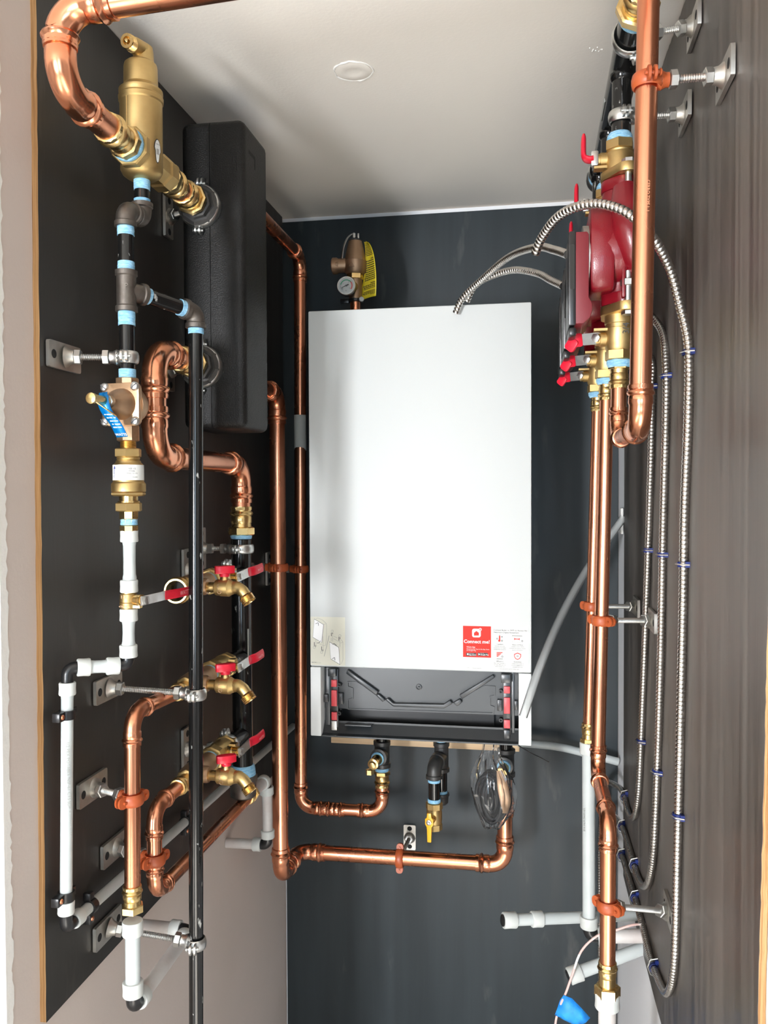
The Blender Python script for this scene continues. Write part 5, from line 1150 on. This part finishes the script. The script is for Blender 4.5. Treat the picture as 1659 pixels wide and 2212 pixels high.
single('caulk_blobs', sl_, 'plaster', 'white caulk blobs where the pipe stubs enter the right wall', 'caulk', (.85, -.46, .835))
wi = thing('thermostat_wire', 'thin pink wire hanging below the capped stub with tape on it', 'wire', (.788, -.52, .879))
part('wire', MB().sweep(spline([(.85, -.50, .885), (.820, -.52, .892), (.788, -.52, .879), (.754, -.52, .865), (.725, -.52, .833), (.708, -.525, .788), (.697, -.525, .755), (.686, -.525, .728), (.677, -.525, .689), (.672, -.525, .60)], 6), .0022, 8), 'wire_pink', wi)
mb = MB(); gp = [[(.6925, .752), (.708, .744), (.726, .728), (.741, .716)], [(.686, .738), (.706, .730), (.724, .715), (.733, .706)], [(.680, .724), (.700, .712), (.716, .700), (.722, .694)], [(.676, .716), (.692, .705), (.706, .696), (.713, .692)]]
for i, row in enumerate(gp):
    for j, (x_, z_) in enumerate(row): mb.v.append(V((x_, -.529 + .006 * math.sin(i * 1.7 + j * 1.3), z_)))
for i in range(3):
    for j in range(3): mb.f.append((i * 4 + j, i * 4 + j + 1, i * 4 + j + 5, i * 4 + j + 4))
tpp = single('tape_flag', mb, 'painter_tape', "blue painter's tape flag folded over the pink wire", 'tape', (.70, -.53, .72)); so = tpp.modifiers.new('thick', 'SOLIDIFY'); so.thickness = .0006

# ------------------------------------------------------------------ flexible metal conduits
def conduit(label, P, r=.0062, group='flexible steel conduits', pitch=.0063, per=10):
    pts = resample(spline(P, per), pitch / 6); rad = [r * (1.02, 1.06, 1.07, 1.07, 1.05, .90)[k % 6] for k in range(len(pts))]
    return single('flexible_conduit', MB().sweep(pts, rad, 12), 'conduit', label, 'conduit', V(P[0]), group, angle=50)
def wx(y): return rpx(y) - .0068
def wl(L): return [(wx(y), y, z) for y, z in L]
conduit('flexible steel conduit arching over the nearest pump and down the front of the right wall',
        [(.639, -.86, 2.050), (.648, -.88, 2.066), (.667, -.92, 2.080), (.690, -.950, 2.084), (.719, -.970, 2.081), (.748, -.985, 2.067), (.770, -.985, 2.050), (.794, -.970, 2.028), (.818, -.940, 1.995), (.834, -.920, 1.950)]
        + wl([(-.915, 1.895), (-.914, 1.80), (-.892, 1.674), (-.884, 1.542), (-.872, 1.408), (-.860, 1.269), (-.850, 1.164), (-.841, 1.056), (-.830, .994), (-.805, .945), (-.762, .908), (-.704, .890), (-.613, .880), (-.522, .885), (-.420, .891), (-.303, .890), (-.195, .886)]) + [(.822, -.13, .878), (.812, -.075, .85), (.812, -.05, .80), (.813, -.045, .60), (.813, -.045, .30)])
conduit('middle flexible steel conduit running down the right wall', [(.735, -.575, 2.07), (.775, -.58, 2.06), (.812, -.62, 2.02)] + wl([(-.689, 1.964), (-.738, 1.900), (-.741, 1.817), (-.717, 1.633), (-.701, 1.443), (-.679, 1.285), (-.656, 1.159), (-.630, 1.069), (-.585, 1.005), (-.518, .965), (-.443, .950), (-.368, .953), (-.260, .957), (-.19, .950)]) + [(.820, -.12, .945), (.800, -.07, .925), (.796, -.05, .87), (.796, -.045, .60), (.797, -.045, .30)])
conduit('rearmost flexible steel conduit running down the right wall', [(.735, -.43, 2.05), (.775, -.45, 2.03), (.812, -.52, 1.985)] + wl([(-.590, 1.930), (-.604, 1.880), (-.595, 1.781), (-.569, 1.626), (-.536, 1.455), (-.507, 1.321), (-.482, 1.209), (-.456, 1.121), (-.414, 1.062), (-.353, 1.031), (-.286, 1.026), (-.235, 1.035)]) + [(.826, -.17, 1.030), (.804, -.09, 1.010), (.799, -.065, .95), (.800, -.06, .70), (.800, -.06, .30)])
conduit('flexible steel conduit from the boiler top to the nearest red pump', [(.485, -.452, 2.052), (.500, -.46, 2.079), (.539, -.50, 2.103), (.594, -.60, 2.117), (.642, -.72, 2.098), (.668, -.80, 2.070), (.686, -.86, 2.046)])
conduit('flexible steel conduit from the boiler top to the middle red pump', [(.507, -.453, 2.074), (.524, -.46, 2.102), (.555, -.48, 2.114), (.600, -.52, 2.114), (.643, -.575, 2.092), (.667, -.625, 2.066), (.686, -.665, 2.046)])
def strap(label, y, z, d):
    c = V((wx(y), y, z)); d = V((0, d[0], d[1])).normalized(); w_ = V((1, 0, 0)).cross(d)
    s = thing('conduit_strap', label, 'strap', V((rpx(y), y, z)), 'blue conduit straps')
    part('saddle', MB().lathe(c - d * .004, d, [(0, .0070), (0, .0084), (.007, .0084), (.007, .0070)], 14, cap0=False, cap1=False).box(c + w_ * .0105 + V((.004, 0, 0)), (.006, .006, .008), ((1, 0, 0), w_, d)), 'strap_blue', s)
    part('staple', MB().sweep([c + w_ * .016 + V((.006, 0, 0)), c + w_ * .0125 - V((.006, 0, 0)), c - V((.0105, 0, 0)), c - w_ * .0125 - V((.006, 0, 0)), c - w_ * .017 + V((.006, 0, 0))], .0011, 6), 'zinc', s)
SN = {'a': 'front', 'b': 'middle', 'c': 'rearmost'}
for nm, y, z, d, w_ in (('a', -.911, 1.890, (0, 1), 'top of the front'), ('a', -.884, 1.596, (0, 1), 'mid height of the front'), ('a', -.855, 1.226, (0, 1), 'lower part of the front'), ('a', -.645, .883, (1, 0), 'bottom bend of the front'), ('a', -.41, .891, (1, 0), 'horizontal run of the front'), ('a', -.20, .886, (1, 0), 'back end of the front'),
                     ('b', -.741, 1.880, (0, 1), 'top of the middle'), ('b', -.713, 1.597, (0, 1), 'mid height of the middle'), ('b', -.670, 1.230, (0, 1), 'lower part of the middle'), ('b', -.40, .9515, (1, 0), 'bottom bend of the middle'), ('b', -.20, .951, (1, 0), 'back end of the middle'),
                     ('c', -.604, 1.880, (0, 1), 'top of the rearmost'), ('c', -.563, 1.594, (0, 1), 'mid height of the rearmost'), ('c', -.486, 1.228, (0, 1), 'lower part of the rearmost'), ('c', -.245, 1.0335, (1, 0), 'bottom bend of the rearmost')):
    strap('blue strap on the %s conduit of the right wall' % w_, y, z, d)
